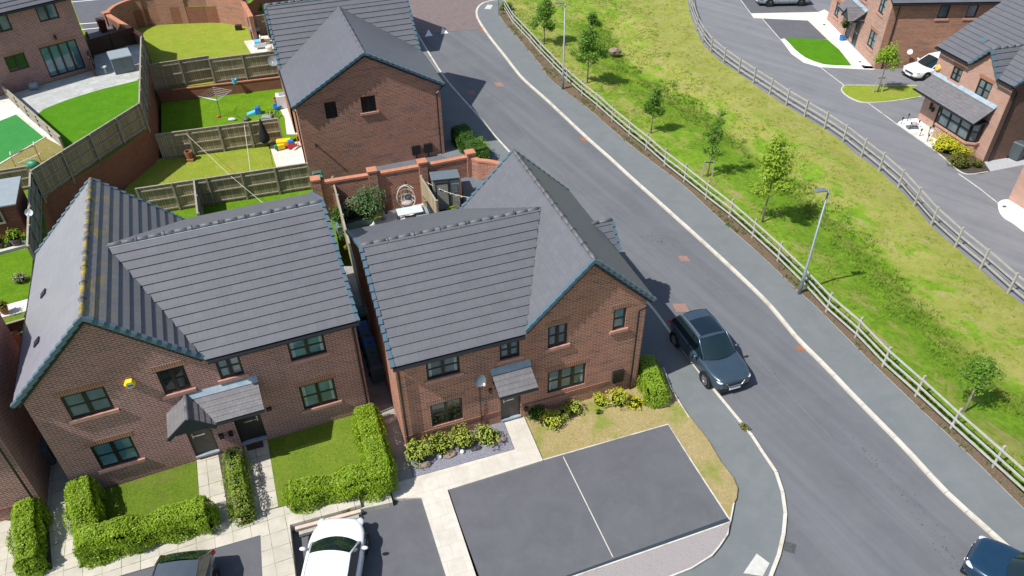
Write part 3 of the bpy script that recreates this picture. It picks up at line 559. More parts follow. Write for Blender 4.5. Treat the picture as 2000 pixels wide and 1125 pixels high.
# ================================================================ HOUSES
Z=V((0,0,1))
def clip2(P,a,lo,hi):
    def cl(P,v,s):
        o=[]
        for i in range(len(P)):
            p,q=P[i-1],P[i]; dp,dq=(p[a]-v)*s,(q[a]-v)*s
            if (dp<0)!=(dq<0): t=dp/(dp-dq); o.append(tuple(p[k]+(q[k]-p[k])*t for k in (0,1)))
            if dq>=0: o.append(q)
        return o
    return cl(cl(P,lo,1),hi,-1) if P else P
def slope(b,pts,course=.375,lip=.042,m=0,thick=.12,mu=1):
    pts=[V(p) for p in pts]; n=V((0,0,0))
    for i in range(len(pts)): n+=(pts[i-1]-pts[0]).cross(pts[i]-pts[0])
    n.normalize(); n=n if n.z>0 else -n
    h=V((-n.y,n.x,0)).normalized(); v=n.cross(h); v=v if v.z>0 else -v
    o=min(pts,key=lambda p:p.z); P=[((p-o).dot(h),(p-o).dot(v)) for p in pts]; T=max(p[1] for p in P); t=-.02
    W=lambda q,e: o+h*q[0]+v*q[1]+n*e
    while t<T-.01:
        c=clip2(P,1,t,t+course); c=[q for i,q in enumerate(c) if abs(q[0]-c[i-1][0])+abs(q[1]-c[i-1][1])>1e-4]
        if len(c)>=3:
            b.poly([W(q,lip*(1-(q[1]-t)/course)) for q in c],m)
            lo=[q for q in c if q[1]<t+.004]
            if len(lo)>=2:
                a0=min(lo);a1=max(lo); b.poly([W(a0,-.02),W(a1,-.02),W(a1,lip),W(a0,lip)],m)
        t+=course
    k=len(pts); U=[p-n*.01 for p in pts]; D=[p-n*thick for p in pts]; b.poly(D,mu)
    for i in range(k): b.poly([U[i-1],U[i],D[i],D[i-1]],mu)
def facade(b,O,U,outline,holes,m=0,reveal=.13):
    N=V((U.y,-U.x,0)); bm=bmesh.new(); bm.faces.new([bm.verts.new((u,0,z)) for u,z in outline])
    for u0,u1,z0,z1 in holes:
        for co_,no in (((u0,0,0),(1,0,0)),((u1,0,0),(1,0,0)),((0,0,z0),(0,0,1)),((0,0,z1),(0,0,1))):
            bmesh.ops.bisect_plane(bm,geom=bm.verts[:]+bm.edges[:]+bm.faces[:],plane_co=co_,plane_no=no)
    for f in bm.faces:
        c=f.calc_center_median()
        if any(u0<c.x<u1 and z0<c.z<z1 for u0,u1,z0,z1 in holes): continue
        b.poly([O+U*v.co.x+Z*v.co.z for v in f.verts],m)
    bm.free()
    for u0,u1,z0,z1 in holes:
        q=[(u0,z0),(u1,z0),(u1,z1),(u0,z1)]
        for i in range(4):
            p,r=q[i-1],q[i]; a=O+U*p[0]+Z*p[1]; c=O+U*r[0]+Z*r[1]; b.poly([a,c,c-N*reveal,a-N*reveal],m)
def fbox(b,O,U,u0,u1,d0,d1,z0,z1,m=0):        # box on a wall: along, outward, up
    N=V((U.y,-U.x,0)); P=lambda u,d,z:O+U*u+N*d+Z*z
    b.hexa([P(u0,d1,z0),P(u1,d1,z0),P(u1,d0,z0),P(u0,d0,z0),P(u0,d1,z1),P(u1,d1,z1),P(u1,d0,z1),P(u0,d0,z1)],m)
def window(par,O,U,h,cols=2,glass='g_sky',tr=.5,sill=True,lintel=True,fm='frame',dep=.07,open_=None,blind=0,cur=False):
    u0,u1,z0,z1=h; f=B(); t=.085; a,c=-dep-.03,-dep+.03
    fbox(f,O,U,u0,u1,a,c,z0,z0+t);fbox(f,O,U,u0,u1,a,c,z1-t,z1);fbox(f,O,U,u0,u0+t,a,c,z0+t,z1-t);fbox(f,O,U,u1-t,u1,a,c,z0+t,z1-t)
    wd=(u1-u0)/cols
    for i in range(1,cols): x=u0+wd*i; fbox(f,O,U,x-.065,x+.065,a-.001,c+.012,z0+t,z1-t)
    if tr:
        zz=z0+(z1-z0)*tr
        for i in range(cols): x0=u0+wd*i+(t if i==0 else .05); x1=u0+wd*(i+1)-(t if i==cols-1 else .05); fbox(f,O,U,x0,x1,a,c-.012,zz-.03,zz+.03)
    w_=f.build('window',fm,par)
    for i in range(cols):
        g=B(); x0=u0+wd*i+.03; x1=u0+wd*(i+1)-.03; fbox(g,O,U,x0,x1,a-.02,a+.025,z0+.03,z1-.03)
        g.build('pane',glass if isinstance(glass,str) else glass[i%len(glass)],w_)
        if cur and (i==0 or i==cols-1):
            q=B(); e0,e1=(x0+.04,x0+.04+wd*.2) if i==0 else (x1-.04-wd*.2,x1-.04); fbox(q,O,U,e0,e1,a+.026,a+.029,z0+.08,z1-.08); q.build('curtain','curtain',w_)
        if blind: q=B(); fbox(q,O,U,x0+.03,x1-.03,a+.026,a+.03,z0+(z1-z0)*(1-blind),z1-.07); q.build('blind','blind',w_)
    if sill: s=B(); fbox(s,O,U,u0-.12,u1+.12,-.02,.07,z0-.14,z0); s.build('sill','sill',par)
    if lintel: s=B(); fbox(s,O,U,u0-.12,u1+.12,-.02,.006,z1,z1+.24); s.build('lintel','soldier',par)
def door(par,O,U,h,mat='door_brown',hside=0,glass=False):
    u0,u1,z0,z1=h; f=B(); t=.07
    fbox(f,O,U,u0,u0+t,-.12,-.05,z0,z1);fbox(f,O,U,u1-t,u1,-.12,-.05,z0,z1);fbox(f,O,U,u0+t,u1-t,-.12,-.05,z1-t,z1); f.build('door_frame','frame',par)
    f=B(); fbox(f,O,U,u0+t,u1-t,-.11,-.07,z0+.05,z1-t); dr=f.build('door',mat,par)
    f=B(); m=(u0+u1)/2; fbox(f,O,U,m-.15,m+.15,-.072,-.06,z0+1.0,z0+1.06); f.build('letter_plate','steel',dr)
    f=B(); x=u0+t+.08 if hside==0 else u1-t-.08; s=1 if hside==0 else -1
    fbox(f,O,U,x-.02,x+.02,-.075,-.055,z0+.95,z0+1.2); N=V((U.y,-U.x,0)); p=O+U*x+N*-.02+Z*(z0+1.08); f.bar(p,p+U*.13*s,.025,.025); f.build('handle','steel',dr)
    f=B(); fbox(f,O,U,u0,u1,-.12,.05,z0-.02,z0+.045); f.build('threshold','lead',par)
    if glass: f=B(); fbox(f,O,U,m-.1,m+.1,-.072,-.062,z0+1.35,z1-.25); f.build('glazing','g_mid',dr)
def ridge(par,p,q,mat='ridge',n=None,clips=True,light=None,cs=.9):
    p=V(p);q=V(q);L=(q-p).length; d=(q-p)/L; b=B(); k=max(1,int(L/.45))
    for i in range(k):
        a=p+d*(L*i/k+.002); c=p+d*(L*(i+1)/k-.002); b.tube([a-Z*.02,c-Z*.017],[.08,.084],8)
    b.build('ridge_tiles',mat,par,smooth=True)
    if clips:
        c=B(); r=d.cross(Z).normalized(); k=int(L/cs)
        for i in range(1,k):
            a=p+d*(L*i/k); c.tube([a-r*.12-Z*.03,a-r*.09+Z*.06,a+Z*.1,a+r*.09+Z*.06,a+r*.12-Z*.03],.010,5)
        c.tube([p+d*.05+Z*.05,q-d*.05+Z*.05],.008,4); c.build('ridge_clips','black',par)
    if light is not None:
        c=B(); r=V(light); c.bar(p+r*.13-Z*.055,q+r*.13-Z*.055,.035,.03); c.build('ridge_roll','lead',par)
def verge(par,p,q,mat='verge',out=None,n=None):
    p=V(p);q=V(q);L=(q-p).length;d=(q-p)/L; k=max(2,round(L/.335)); b=B(); n=d.cross(V(out).normalized()); n=n if n.z>0 else -n; o=V(out).normalized()
    for i in range(k):
        a=p+d*(L*i/k); c=p+d*(L*(i+1)/k-.004)
        lo,hi=(a,c) if a.z<=c.z else (c,a)
        A=[lo-o*.09+n*.08,lo+o*.07+n*.08,hi+o*.035+n*.015,hi-o*.09+n*.015]; b.hexa([x-n*.14 for x in A]+A)
    return b.build('verge',mat,par)
def gutter(par,p,q,out,down=None,mat='black'):
    o=V(out); b=B(); p=V(p)+o*.04-Z*.1; q=V(q)+o*.04-Z*.1; b.tube([p,q],.065,8); b.build('gutter',mat,par,smooth=False)
    if down is not None: pass
def pipe(par,pts,mat='black',r=.04): b=B(); b.tube(pts,r,7); b.build('downpipe',mat,par)
def cross_house(name,label,x,y,yaw,z0,W,a,D,Dg,Hr,Hm,He,mirror,brick,tile,gtile,ridgem,wins,zb=-.6,vm='verge',darkx=None):
    T=thing(name,label,'house',(x,y,z0),yaw)
    f=(lambda p:V((W-p[0],p[1],p[2]))) if mirror else (lambda p:V(p))
    K=lambda L:[f(p) for p in L]
    O=V((0,0,0)); U=V((1,0,0)); g=(a+W+.25)/2; mg=(Hr-He)/(g-a); uv=a+(Hm-He)/mg; mm=(Hm-He)/(D+.3)
    zt=lambda u:He+(u-a)*mg-.16
    # front wall with openings
    ap=(g,Hr-.16); out=[(0,zb),(W,zb),(W,zt(2*g-W)),ap,(a+.15,He-.02),(0,He-.02)]
    if mirror: out=[(W-u,z) for u,z in out][::-1]
    b=B(); facade(b,O,U,out,[h['h'] for h in wins])
    # other walls
    def quad(P): b.poly(K(P))
    zz=lambda w_:He+(w_+.3)*mm-.16
    quad([(0,0,zb),(0,0,zz(0)),(0,D,Hm-.16),(0,2*D,zz(0)),(0,2*D,zb)])
    quad([(W,0,zb),(W,0,zt(2*g-W)),(W,Dg-.1,zt(2*g-W)),(W,Dg-.1,zb)])
    quad([(0,2*D,zb),(0,2*D,He-.05),(a+.4,2*D,He-.05),(a+.4,2*D,zb)])
    quad([(a+.3,Dg-.1,zb),(W,Dg-.1,zb),(W,Dg-.1,zt(2*g-W)),(g,Dg-.1,Hr-.16),(a+.3,Dg-.1,He)])
    b.build('wall',brick,T)
    e=-.1; e2=-.3
    b=B(); 
    slope(b,K([(e,e2,He),(a,e2,He),(uv,D,Hm),(e,D,Hm)])); slope(b,K([(e,D,Hm),(uv,D,Hm),(a,2*D+.3,He),(e,2*D+.3,He)]))
    b.build('main_roof',[tile,'bargeb'],T)
    b=B(); R=W+.25
    slope(b,K([(R,-.15,He),(R,Dg,He),(g,Dg,Hr),(g,-.15,Hr)]),m=0,lip=.018 if mirror else .032)
    lp=.05 if mirror else .02
    slope(b,K([(a,-.15,He),(uv,D,Hm),(g,D,Hr),(g,-.15,Hr)]),m=2,lip=lp); slope(b,K([(uv,D,Hm),(a,Dg,He),(g,Dg,Hr),(g,D,Hr)]),m=2,lip=lp)
    b.build('gable_roof',['tile_sheen' if mirror else tile,'bargeb',gtile],T)
    fy=(0,-1,0)
    ridge(T,f((g,-.12,Hr+.0)),f((g,Dg-.03,Hr)),ridgem); ridge(T,f((e+.05,D,Hm)),f((uv-.1,D,Hm)),'ridge',light=fy)
    verge(T,f((g,-.15,Hr)),f((R,-.15,He)),vm,fy); verge(T,f((g,-.15,Hr)),f((a,-.15,He)),vm,fy)
    vx=f((e,0,0))-f((0,0,0)); verge(T,f((e,e2,He)),f((e,D,Hm)),vm,vx); verge(T,f((e,D,Hm)),f((e,2*D+.3,He)),vm,vx)
    verge(T,f((g,Dg,Hr)),f((R,Dg,He)),vm,(0,1,0)); verge(T,f((g,Dg,Hr)),f((a,Dg,He)),vm,(0,1,0))
    # valley line, fascia, gutters
    b=B(); b.bar(f((a,e2+.05,He+.0)),f((uv,D,Hm+.02)),.045,.02); b.build('valley','bargeb',T)
    gutter(T,f((e,e2,He)),f((a-.05,e2,He)),fy); gutter(T,f((R,-.1,He)),f((R,Dg,He)),f((1,0,0))-f((0,0,0)))
    for p,q in (((g,-.1,Hr-.2),(R-.1,-.1,He-.12)),((g,-.1,Hr-.2),(a+.1,-.1,He-.12))):
        b=B(); b.bar(f(p),f(q),.04,.14,up=(0,0,1)); b.build('barge_board','bargeb',T)
    for h in wins:
        if h.get('door'): door(T,O,U,h['h'],h['door'],h.get('hs',0),h.get('gl',False))
        else: window(T,O,U,h['h'],h.get('c',2),h.get('g','g_sky'),h.get('tr',.5),h.get('s',True),h.get('l',True),blind=h.get('b',0),cur=h.get('cu',False))
    return T
def wl(x,y,yaw,z0):     # picture point -> front wall coordinates of a house
    O=V((x,y,z0)); U=V((math.cos(yaw),math.sin(yaw),0)); return lambda a,b:onwall(O,U,a,b)
def wh(L,tl,br,hh=None):
    a=L(*tl); c=L(*br); return (a[0],c[0],c[1],a[1])
def wq(L,tl,tr,br,bl):
    a,b_,c,d=L(*tl),L(*tr),L(*br),L(*bl); return ((a[0]+d[0])/2,(b_[0]+c[0])/2,(c[1]+d[1])/2,(a[1]+b_[1])/2)
# ---- centre house
H2=dict(x=-4.202,y=19.276,yaw=.333,z0=0); L2=wl(H2['x'],H2['y'],H2['yaw'],0)
d2=L2(978.8,818.6); d2b=L2(1017.2,808)
w2=[dict(h=wq(L2,(831.6,708.8),(896.5,691),(899,726),(834.5,744)),g='g_mid',l=False,cu=True),
 dict(h=wq(L2,(975.6,671),(1014.5,661),(1015.5,693.5),(976,704.5)),g='g_mid',l=False),
 dict(h=wq(L2,(840,792),(902,776.5),(905,817),(844,835)),g='g_dark',s=False),
 dict(h=wq(L2,(1071,638.4),(1109,630.5),(1106.8,670.4),(1069,681)),g='g_mid'),
 dict(h=wq(L2,(1199.6,606),(1223.5,600),(1222,638.4),(1195.6,647)),c=1,g='g_sky'),
 dict(h=wq(L2,(1070,727),(1143.6,709),(1143.6,748),(1069,770)),c=3,g='g_mid',s=False,cu=True,b=.35),
 dict(h=(d2[0],d2b[0],.36,2.4),door='door_brown')]
house2=cross_house('brick_house','detached brick house with slate-grey cross-gable roof and double parking bay in front',H2['x'],H2['y'],H2['yaw'],0,9.935,4.848,4.178,8.414,7.603,7.248,5.0,False,'brick_b','tile','tile','ridge',w2,-.4)
O0=V((0,0,0)); UX=V((1,0,0))
def porch(par,u0,u1,z0,z1,dep,tile='tile_s',brack=True,slopec=.22):
    b=B(); slope(b,[(u0,-dep,z0),(u1,-dep,z0),(u1,-.0,z1),(u0,-.0,z1)],slopec,.018,thick=.1); b.build('porch_roof',[tile,'bargeb'],par)
    b=B(); b.hexa([(u0-.02,-.16,z1-.05),(u1+.02,-.16,z1-.05),(u1+.02,0,z1+.02),(u0-.02,0,z1+.02),(u0-.02,-.16,z1-.03),(u1+.02,-.16,z1-.03),(u1+.02,-.001,z1+.16),(u0-.02,-.001,z1+.16)]); b.build('flashing','lead',par)
    b=B(); b.tube([(u0,-dep-.05,z0-.06),(u1,-dep-.05,z0-.06)],.045,7); b.build('gutter','black',par)
    b=B(); b.box(u0+.05,u1-.05,-dep+.05,0,z0-.16,z0-.1); b.build('soffit','bargeb',par)
pu0=L2(961,725); pu1=L2(1036,705.6)
porch(house2,3.55,5.1,2.8,3.24,.95)
# string course, meter box, light, pipes
def course(par,U0,U1,z,mat='brick_red'):
    b=B(); b.box(U0,U1,-.03,.0,z-.045,z+.045); b.build('string_course',mat,par)
course(house2,0,d2[0]-.02,.95); course(house2,d2b[0]+.02,8.6,.95)
def wallbox(par,u,z,w,h,d,mat,name): b=B(); b.box(u-w/2,u+w/2,-d,-.001,z-h/2,z+h/2); return b.build(name,mat,par,bevel=.015)
m=L2(1206,733); wallbox(house2,m[0],m[1],.5,.62,.13,'black','meter_box')
m=L2(972,772); wallbox(house2,m[0]-.3,2.3,.1,.22,.14,'black','wall_light')
m=L2(1026,802); wallbox(house2,m[0],.75,.16,.2,.1,'black','tap_cover')
pipe(house2,[(9.85,-.28,4.85),(9.6,-.1,4.55),(9.6,-.08,.1)]); pipe(house2,[(.02,-.3,4.85),(.1,-.08,4.5),(.1,-.08,.1)])
b=B(); b.box(-.1,.03,-.11,.0,.1,4.6); b.build('corner_trim','soldier',house2) if 0 else None
# small side gable towards the road
b=B(); slope(b,[(9.9,4.1,4.3),(10.85,4.1,4.3),(10.85,5.08,5.28),(9.3,5.08,5.28)],.3,.03); slope(b,[(9.9,6.06,4.3),(10.85,6.06,4.3),(10.85,5.08,5.28),(9.3,5.08,5.28)],.3,.03); b.build('side_gable_roof',['tile','bargeb'],house2)
b=B(); b.prism([(9.9,4.3),(10.65,4.3),(10.65,5.86),(9.9,5.86)],-.3,4.3); b.poly([(10.65,4.3,4.3),(10.65,5.86,4.3),(10.65,5.08,5.1)]); b.build('side_bay_wall','brick_b',house2)
verge(house2,(10.85,5.08,5.28),(10.85,4.1,4.3),out=(1,0,0)); verge(house2,(10.85,5.08,5.28),(10.85,6.06,4.3),out=(1,0,0)); ridge(house2,(9.6,5.08,5.28),(10.83,5.08,5.28),clips=False)
# ---- left house (pair)
H1=dict(x=-15.943,y=17.127,yaw=.369,z0=.6); L1=wl(-15.943,17.127,.369,.6)
a1=L1(382.7,891.7);a2=L1(428,877);a3=L1(472,866.7);a4=L1(521.3,851)
w1=[dict(h=wq(L1,(117.3,776),(202,754.5),(225,798),(140,821)),g='g_pale',b=.93),
 dict(h=wq(L1,(304,727),(356,713),(376,756),(324,773)),g=['g_dark','g_dark']),
 dict(h=wq(L1,(174.7,873),(253,852),(277,893.5),(199,918)),g='g_sky'),
 dict(h=wq(L1,(418.7,704),(464,692),(480,729),(432,742)),g='g_pale',l=False),
 dict(h=wq(L1,(559,670),(630,649),(640,687),(569,706)),g='g_sky',l=False,cu=True),
 dict(h=wq(L1,(583,757),(651,738),(661,781),(595,802)),g='g_sky',cu=True),
 dict(h=(a1[0],a2[0],.17,2.4),door='door_brown'),dict(h=(a3[0],a4[0],.17,2.4),door='door_dark',hs=1,gl=True)]
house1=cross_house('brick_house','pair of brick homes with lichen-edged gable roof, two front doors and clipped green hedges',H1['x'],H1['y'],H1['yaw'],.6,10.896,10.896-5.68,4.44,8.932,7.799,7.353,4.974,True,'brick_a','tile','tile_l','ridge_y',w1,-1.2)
q0=L1(357,776); q1=L1(502,736); pb=L1(514.7,798.7)
porch(house1,4.68,7.08,2.76,3.28,1.12)
# little gablet over the left door
gc=4.62; gw=.8
b=B(); zr,ze=3.42,2.74
slope(b,[(gc-gw,-1.3,ze),(gc-gw,0,ze),(gc,0,zr),(gc,-1.3,zr)],.22,.02,thick=.08); slope(b,[(gc+gw,-1.3,ze),(gc+gw,-1.0,ze),(gc,.0,zr),(gc,-1.3,zr)],.22,.02,thick=.08)
b.build('porch_gablet',['tile_s','bargeb'],house1)
b=B(); b.poly([(gc-gw+.1,-1.22,ze),(gc+gw-.1,-1.22,ze),(gc,-1.22,zr-.1)]); b.build('gablet_panel','door_navy',house1)
ridge(house1,(gc,-1.28,zr),(gc,0,zr),'ridge',clips=False)
for s in (-1,1):
    b=B(); b.bar((gc,-1.29,zr-.02),(gc+s*gw,-1.29,ze-.03),.05,.14); b.build('barge_board','bargeb',house1)
m=L1(254,746.7); b=B(); b.lathe([(.15,-.1),(.2,-.02),(.2,.05),(.02,.06)],(m[0],-.06,m[1]),6,0,'y'); 
al=b.build('alarm_box','yellow',house1); b=B(); b.box(m[0]-.09,m[0]+.09,-.168,-.159,m[1]-.06,m[1]+.04); b.build('alarm_panel','blue',al)
for dx in (-.17,.17): wallbox(house1,(a2[0]+a3[0])/2+dx,.95,.16,.22,.12,'black','meter_cover')
m=L1(525,797); wallbox(house1,m[0],m[1],.2,.12,.1,'black','wall_light')
pipe(house1,[(10.8,-.3,4.8),(10.78,-.08,4.5),(10.78,-.08,-.3)]); 
# roof vents on the pale slope
def roofvent(par,pts,mat='verge'):
    b=B(); P=[V(p) for p in pts]; n=(P[1]-P[0]).cross(P[3]-P[0]).normalized(); n=n if n.z>0 else -n
    b.hexa([p+n*.01 for p in P]+[p+n*.07 for p in P]); b.build('roof_vent',mat,par)
gx=(5.68-.25)/2; sl_=(7.799-4.974)/(gx+.25)
def ls(u,w_): return (u,w_,4.974+(u+.25)*sl_)
for w_ in (1.6,4.4): roofvent(house1,[ls(.55,w_),ls(.75,w_),ls(.75,w_+.3),ls(.55,w_+.3)],'bargeb')
# ---- upper house with the gable towards us
H3=dict(x=-12.369,y=40.338,yaw=.338,z0=-.268); L3=wl(H3['x'],H3['y'],H3['yaw'],-.268)
W3,D3,E3,R3=9.015,5.803,5.0,7.576; V3=8.337; m3=(R3-E3)/(V3-D3); RW=8.85; RH=E3+(RW-D3)*m3
house3=thing('brick_house','brick house at the top with plain gable wall, two small upper windows and T-shaped roof','house',(H3['x'],H3['y'],H3['z0']),H3['yaw'])
w3=[dict(h=wq(L3,(634,203.5),(656,199),(660.7,230.7),(638,236)),c=1,tr=0),dict(h=wq(L3,(704.7,191.5),(733.5,188),(737,218.7),(708,223)),c=2,tr=0)]
b=B(); O3=V((0,.15,0)); hs=[h['h'] for h in w3]
facade(b,O3,UX,[(.25,-.6),(W3-.25,-.6),(W3-.25,E3+.0),(W3/2,R3-.15),(.25,E3+.0)],hs)
for X in (.25,W3-.25): b.poly([(X,.15,-.6),(X,.15,E3),(X,D3+.3,E3),(X,D3+.3,-.6)])
for X in (.12,W3-.12): b.poly([(X,D3+.3,-.6),(X,D3+.3,E3),(X,RW,RH-.16),(X,2*RW-D3-.3,E3),(X,2*RW-D3-.3,-.6)])
b.poly([(.1,2*RW-D3-.3,-.6),(.1,2*RW-D3-.3,E3),(W3-.1,2*RW-D3-.3,E3),(W3-.1,2*RW-D3-.3,-.6)]); b.build('wall','brick_b',house3)
b=B(); slope(b,[(0,-.0,E3),(0,D3,E3),(W3/2,V3,R3),(W3/2,0,R3)],.335,.022); slope(b,[(W3,0,E3),(W3,D3,E3),(W3/2,V3,R3),(W3/2,0,R3)],.335,.022); b.build('gable_roof',['tile','bargeb'],house3)
b=B(); slope(b,[(0,D3,E3),(W3/2,V3,R3),(0,V3,R3)]); slope(b,[(W3,D3,E3),(W3/2,V3,R3),(W3,V3,R3)]); slope(b,[(0,V3,R3),(W3,V3,R3),(W3,RW,RH),(0,RW,RH)]); slope(b,[(0,RW,RH),(W3,RW,RH),(W3,2*RW-D3,E3),(0,2*RW-D3,E3)]); b.build('main_roof',['tile','bargeb'],house3)
ridge(house3,(W3/2,.03,R3),(W3/2,V3,R3),'ridge'); ridge(house3,(.03,RW,RH),(W3-.03,RW,RH),'ridge',light=(0,-1,0))
verge(house3,(W3/2,0,R3),(0,0,E3),out=(0,-1,0)); verge(house3,(W3/2,0,R3),(W3,0,E3),out=(0,-1,0))
for X,o_ in ((0,-1),(W3,1)): verge(house3,(X,D3,E3),(X,RW,RH),out=(o_,0,0)); verge(house3,(X,RW,RH),(X,2*RW-D3,E3),out=(o_,0,0)); gutter(house3,(X,.05,E3),(X,D3,E3),(o_,0,0))
for h in w3: window(house3,O3,UX,h['h'],h['c'],['g_dark'],0,h['c']==2,True,dep=.06)
for q in ((W3/2,0),(W3/2,W3)):
    b=B(); b.bar((q[0],.1,R3-.2),(q[1]+(.1 if q[1]==0 else -.1),.1,E3-.1),.04,.14); b.build('barge_board','bargeb',house3)
for a_,c_ in ((806.7,285),(830,281)):
    m=L3(a_+6.5,c_+8); b=B(); b.box(m[0]-.27,m[0]+.27,.02,.15,m[1]-.35,m[1]+.25); b.build('meter_box','black',house3,bevel=.02); b=B(); b.tube([(m[0],.1,m[1]-.35),(m[0],.1,-.4)],.03,6); b.build('conduit','black',house3)
m=L3(617,284); b=B(); b.tube([(m[0],.15,m[1]),(m[0],-.12,m[1])],.06,8); b.build('flue','black',house3)
pipe(house3,[(W3-.05,.1,4.85),(W3-.5,.06,4.5),(W3-.5,.06,-.3)]); pipe(house3,[(.0,.3,4.85),(.16,.25,4.6),(.16,.2,-.3)])
house9=thing('brick_house','brick house behind the top roof, only its wall base showing at the upper edge','house',(-8.83,59.32,-.2),.338)
b=B(); b.prism([(-6.8,0),(-.1,0),(-.1,8),(-6.8,8)],-.4,4.9); b.poly([(-.1,0,4.9),(-.1,8,4.9),(-.1,4,7.3)]); b.build('wall','brick_b',house9)
b=B(); slope(b,[(-7,-.3,5),(0,-.3,5),(0,4,7.6),(-7,4,7.6)]); slope(b,[(-7,8.3,5),(0,8.3,5),(0,4,7.6),(-7,4,7.6)]); b.build('roof',['tile','bargeb'],house9)
# ---- top left house seen from its garden side
P4=G(187,133,2.44); Q4=G(40,176,2.44); U4=(P4-Q4).normalized(); y4=math.atan2(U4.y,U4.x)
house4=thing('brick_house','brick house in the top left corner with glazed patio doors onto grey paving','house',tuple(P4),y4)
L4=lambda a,b_:onwall(P4,U4,a,b_)
w4=[dict(h=wq(L4,(64,9),(104,-2),(117,34.7),(80,44)),g=['g_mid','g_sky'],tr=0,s=False,l=False),dict(h=wq(L4,(-30,35),(12,23),(25,57),(-15,69)),tr=0,s=False,l=False,g='g_sky'),
 dict(h=wq(L4,(6.7,112),(46.7,102.7),(58.7,130.7),(20,142.7)),tr=0,s=False,g='g_dark'),dict(h=wq(L4,(74.7,94.7),(146.7,76),(168,131),(100,153.3)),c=4,tr=0,s=False,g='g_sky')]
b=B(); facade(b,O0,UX,[(-9,-.2),(0,-.2),(0,5.1),(-9,5.1)],[h['h'] for h in w4]); b.poly([(0,0,-.2),(0,0,5.1),(0,4,7.6),(0,8,5.1),(0,8,-.2)]); b.poly([(-9,8,-.2),(-9,8,5.1),(0,8,5.1),(0,8,-.2)]); b.poly([(-9,0,-.2),(-9,0,5.1),(-9,4,7.6),(-9,8,5.1),(-9,8,-.2)]); b.build('wall','brick_a',house4)
b=B(); slope(b,[(-9.2,-.35,5.05),(.2,-.35,5.05),(.2,4,7.75),(-9.2,4,7.75)]); slope(b,[(-9.2,8.35,5.05),(.2,8.35,5.05),(.2,4,7.75),(-9.2,4,7.75)]); b.build('roof',['tile','bargeb'],house4); gutter(house4,(-9.2,-.35,5.05),(.2,-.35,5.05),(0,-1,0))
for h in w4: window(house4,O0,UX,h['h'],h.get('c',2),h['g'],h['tr'],h['s'],h.get('l',True))
m=L4(107,72); wallbox(house4,m[0],m[1],.12,.3,.16,'black','wall_light')
# ---- top right house, long side wall
C5=G(1706.5,134.3,.1); F5=G(1615,37.5,.1); U5=(C5-F5).normalized(); len5=(C5-F5).length; y5=math.atan2(U5.y,U5.x)
house5=thing('brick_house','orange-brick house at the top right with twin porch and white gravel border','house',tuple(C5),y5)
L5=lambda a,b_:onwall(C5,U5,a,b_)
S5=lambda a,b_:onwall(C5,V((-U5.y,U5.x,0)),a,b_)
dA=L5(1662,82);dB=L5(1671,88.5);dC=L5(1649.5,68);dD=L5(1660,79)
w5=[dict(h=wq(L5,(1701,57.8),(1714,66),(1704,97.5),(1692,87))),dict(h=wq(L5,(1635,2),(1643,9),(1637,37),(1628.5,29))),dict(h=wq(L5,(1724,-7),(1733,1),(1724,31),(1713,21))),dict(h=wq(L5,(1688,-25),(1697,-18),(1693,5),(1685,-2))),
 dict(h=(dA[0],dB[0],.02,2.1),door='door_navy',gl=True),dict(h=(dC[0]-.05,dC[0]+.95,.02,2.1),door='door_navy',gl=True)]
b=B(); facade(b,O0,UX,[(-len5,-.3),(0,-.3),(0,5.05),(-len5,5.05)],[h['h'] for h in w5]); b.build('wall','brick_c',house5)
s5=[S5(1837,12.7),S5(1852,36),S5(1892.5,11),S5(1907,35)]
b=B(); ws=[(s5[0][0],s5[1][0]-.1,s5[1][1],4.75),(s5[2][0],s5[3][0]-.1,s5[3][1],4.75)]
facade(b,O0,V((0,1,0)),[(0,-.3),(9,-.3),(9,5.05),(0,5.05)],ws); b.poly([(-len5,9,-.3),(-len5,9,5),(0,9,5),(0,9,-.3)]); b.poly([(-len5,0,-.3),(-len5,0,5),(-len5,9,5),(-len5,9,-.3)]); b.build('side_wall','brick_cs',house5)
for h in w5:
    if 'door' in h: door(house5,O0,UX,h['h'],h['door'],0,True)
    else: window(house5,O0,UX,h['h'],2,'g_pale')
for h in ws: window(house5,O0,V((0,1,0)),h,1,'g_mid',0,True,False)
b=B(); slope(b,[(.3,-.15,5.0),(.3,9.2,5.0),(-len5/2,9.2,7.9),(-len5/2,-.15,7.9)]); slope(b,[(-len5-.3,-.15,5.0),(-len5-.3,9.2,5.0),(-len5/2,9.2,7.9),(-len5/2,-.15,7.9)]); b.poly([(-len5+.2,0,5.02),(-.2,0,5.02),(-len5/2,0,7.75)],1); b.build('roof',['tile','bargeb'],house5); gutter(house5,(.3,-.15,5.0),(.3,9.2,5.0),(1,0,0))
pipe(house5,[(.28,.5,4.9),(.06,.55,4.6),(.06,.55,0)])
pu=(dC[0]-.6,dB[0]+.5); porch(house5,pu[0],pu[1],2.4,3.1,.9); gm=(dA[0]+dB[0])/2+.1
b=B(); slope(b,[(gm-.8,-1.3,2.35),(gm-.8,0,2.35),(gm,0,3.15),(gm,-1.3,3.15)],.22,.02,thick=.08); slope(b,[(gm+.8,-1.3,2.35),(gm+.8,0,2.35),(gm,0,3.15),(gm,-1.3,3.15)],.22,.02,thick=.08); b.build('porch_gablet',['tile_s','bargeb'],house5)
b=B(); b.poly([(gm-.7,-1.25,2.35),(gm+.7,-1.25,2.35),(gm,-1.25,3.05)]); b.build('gablet_panel','door_navy',house5)
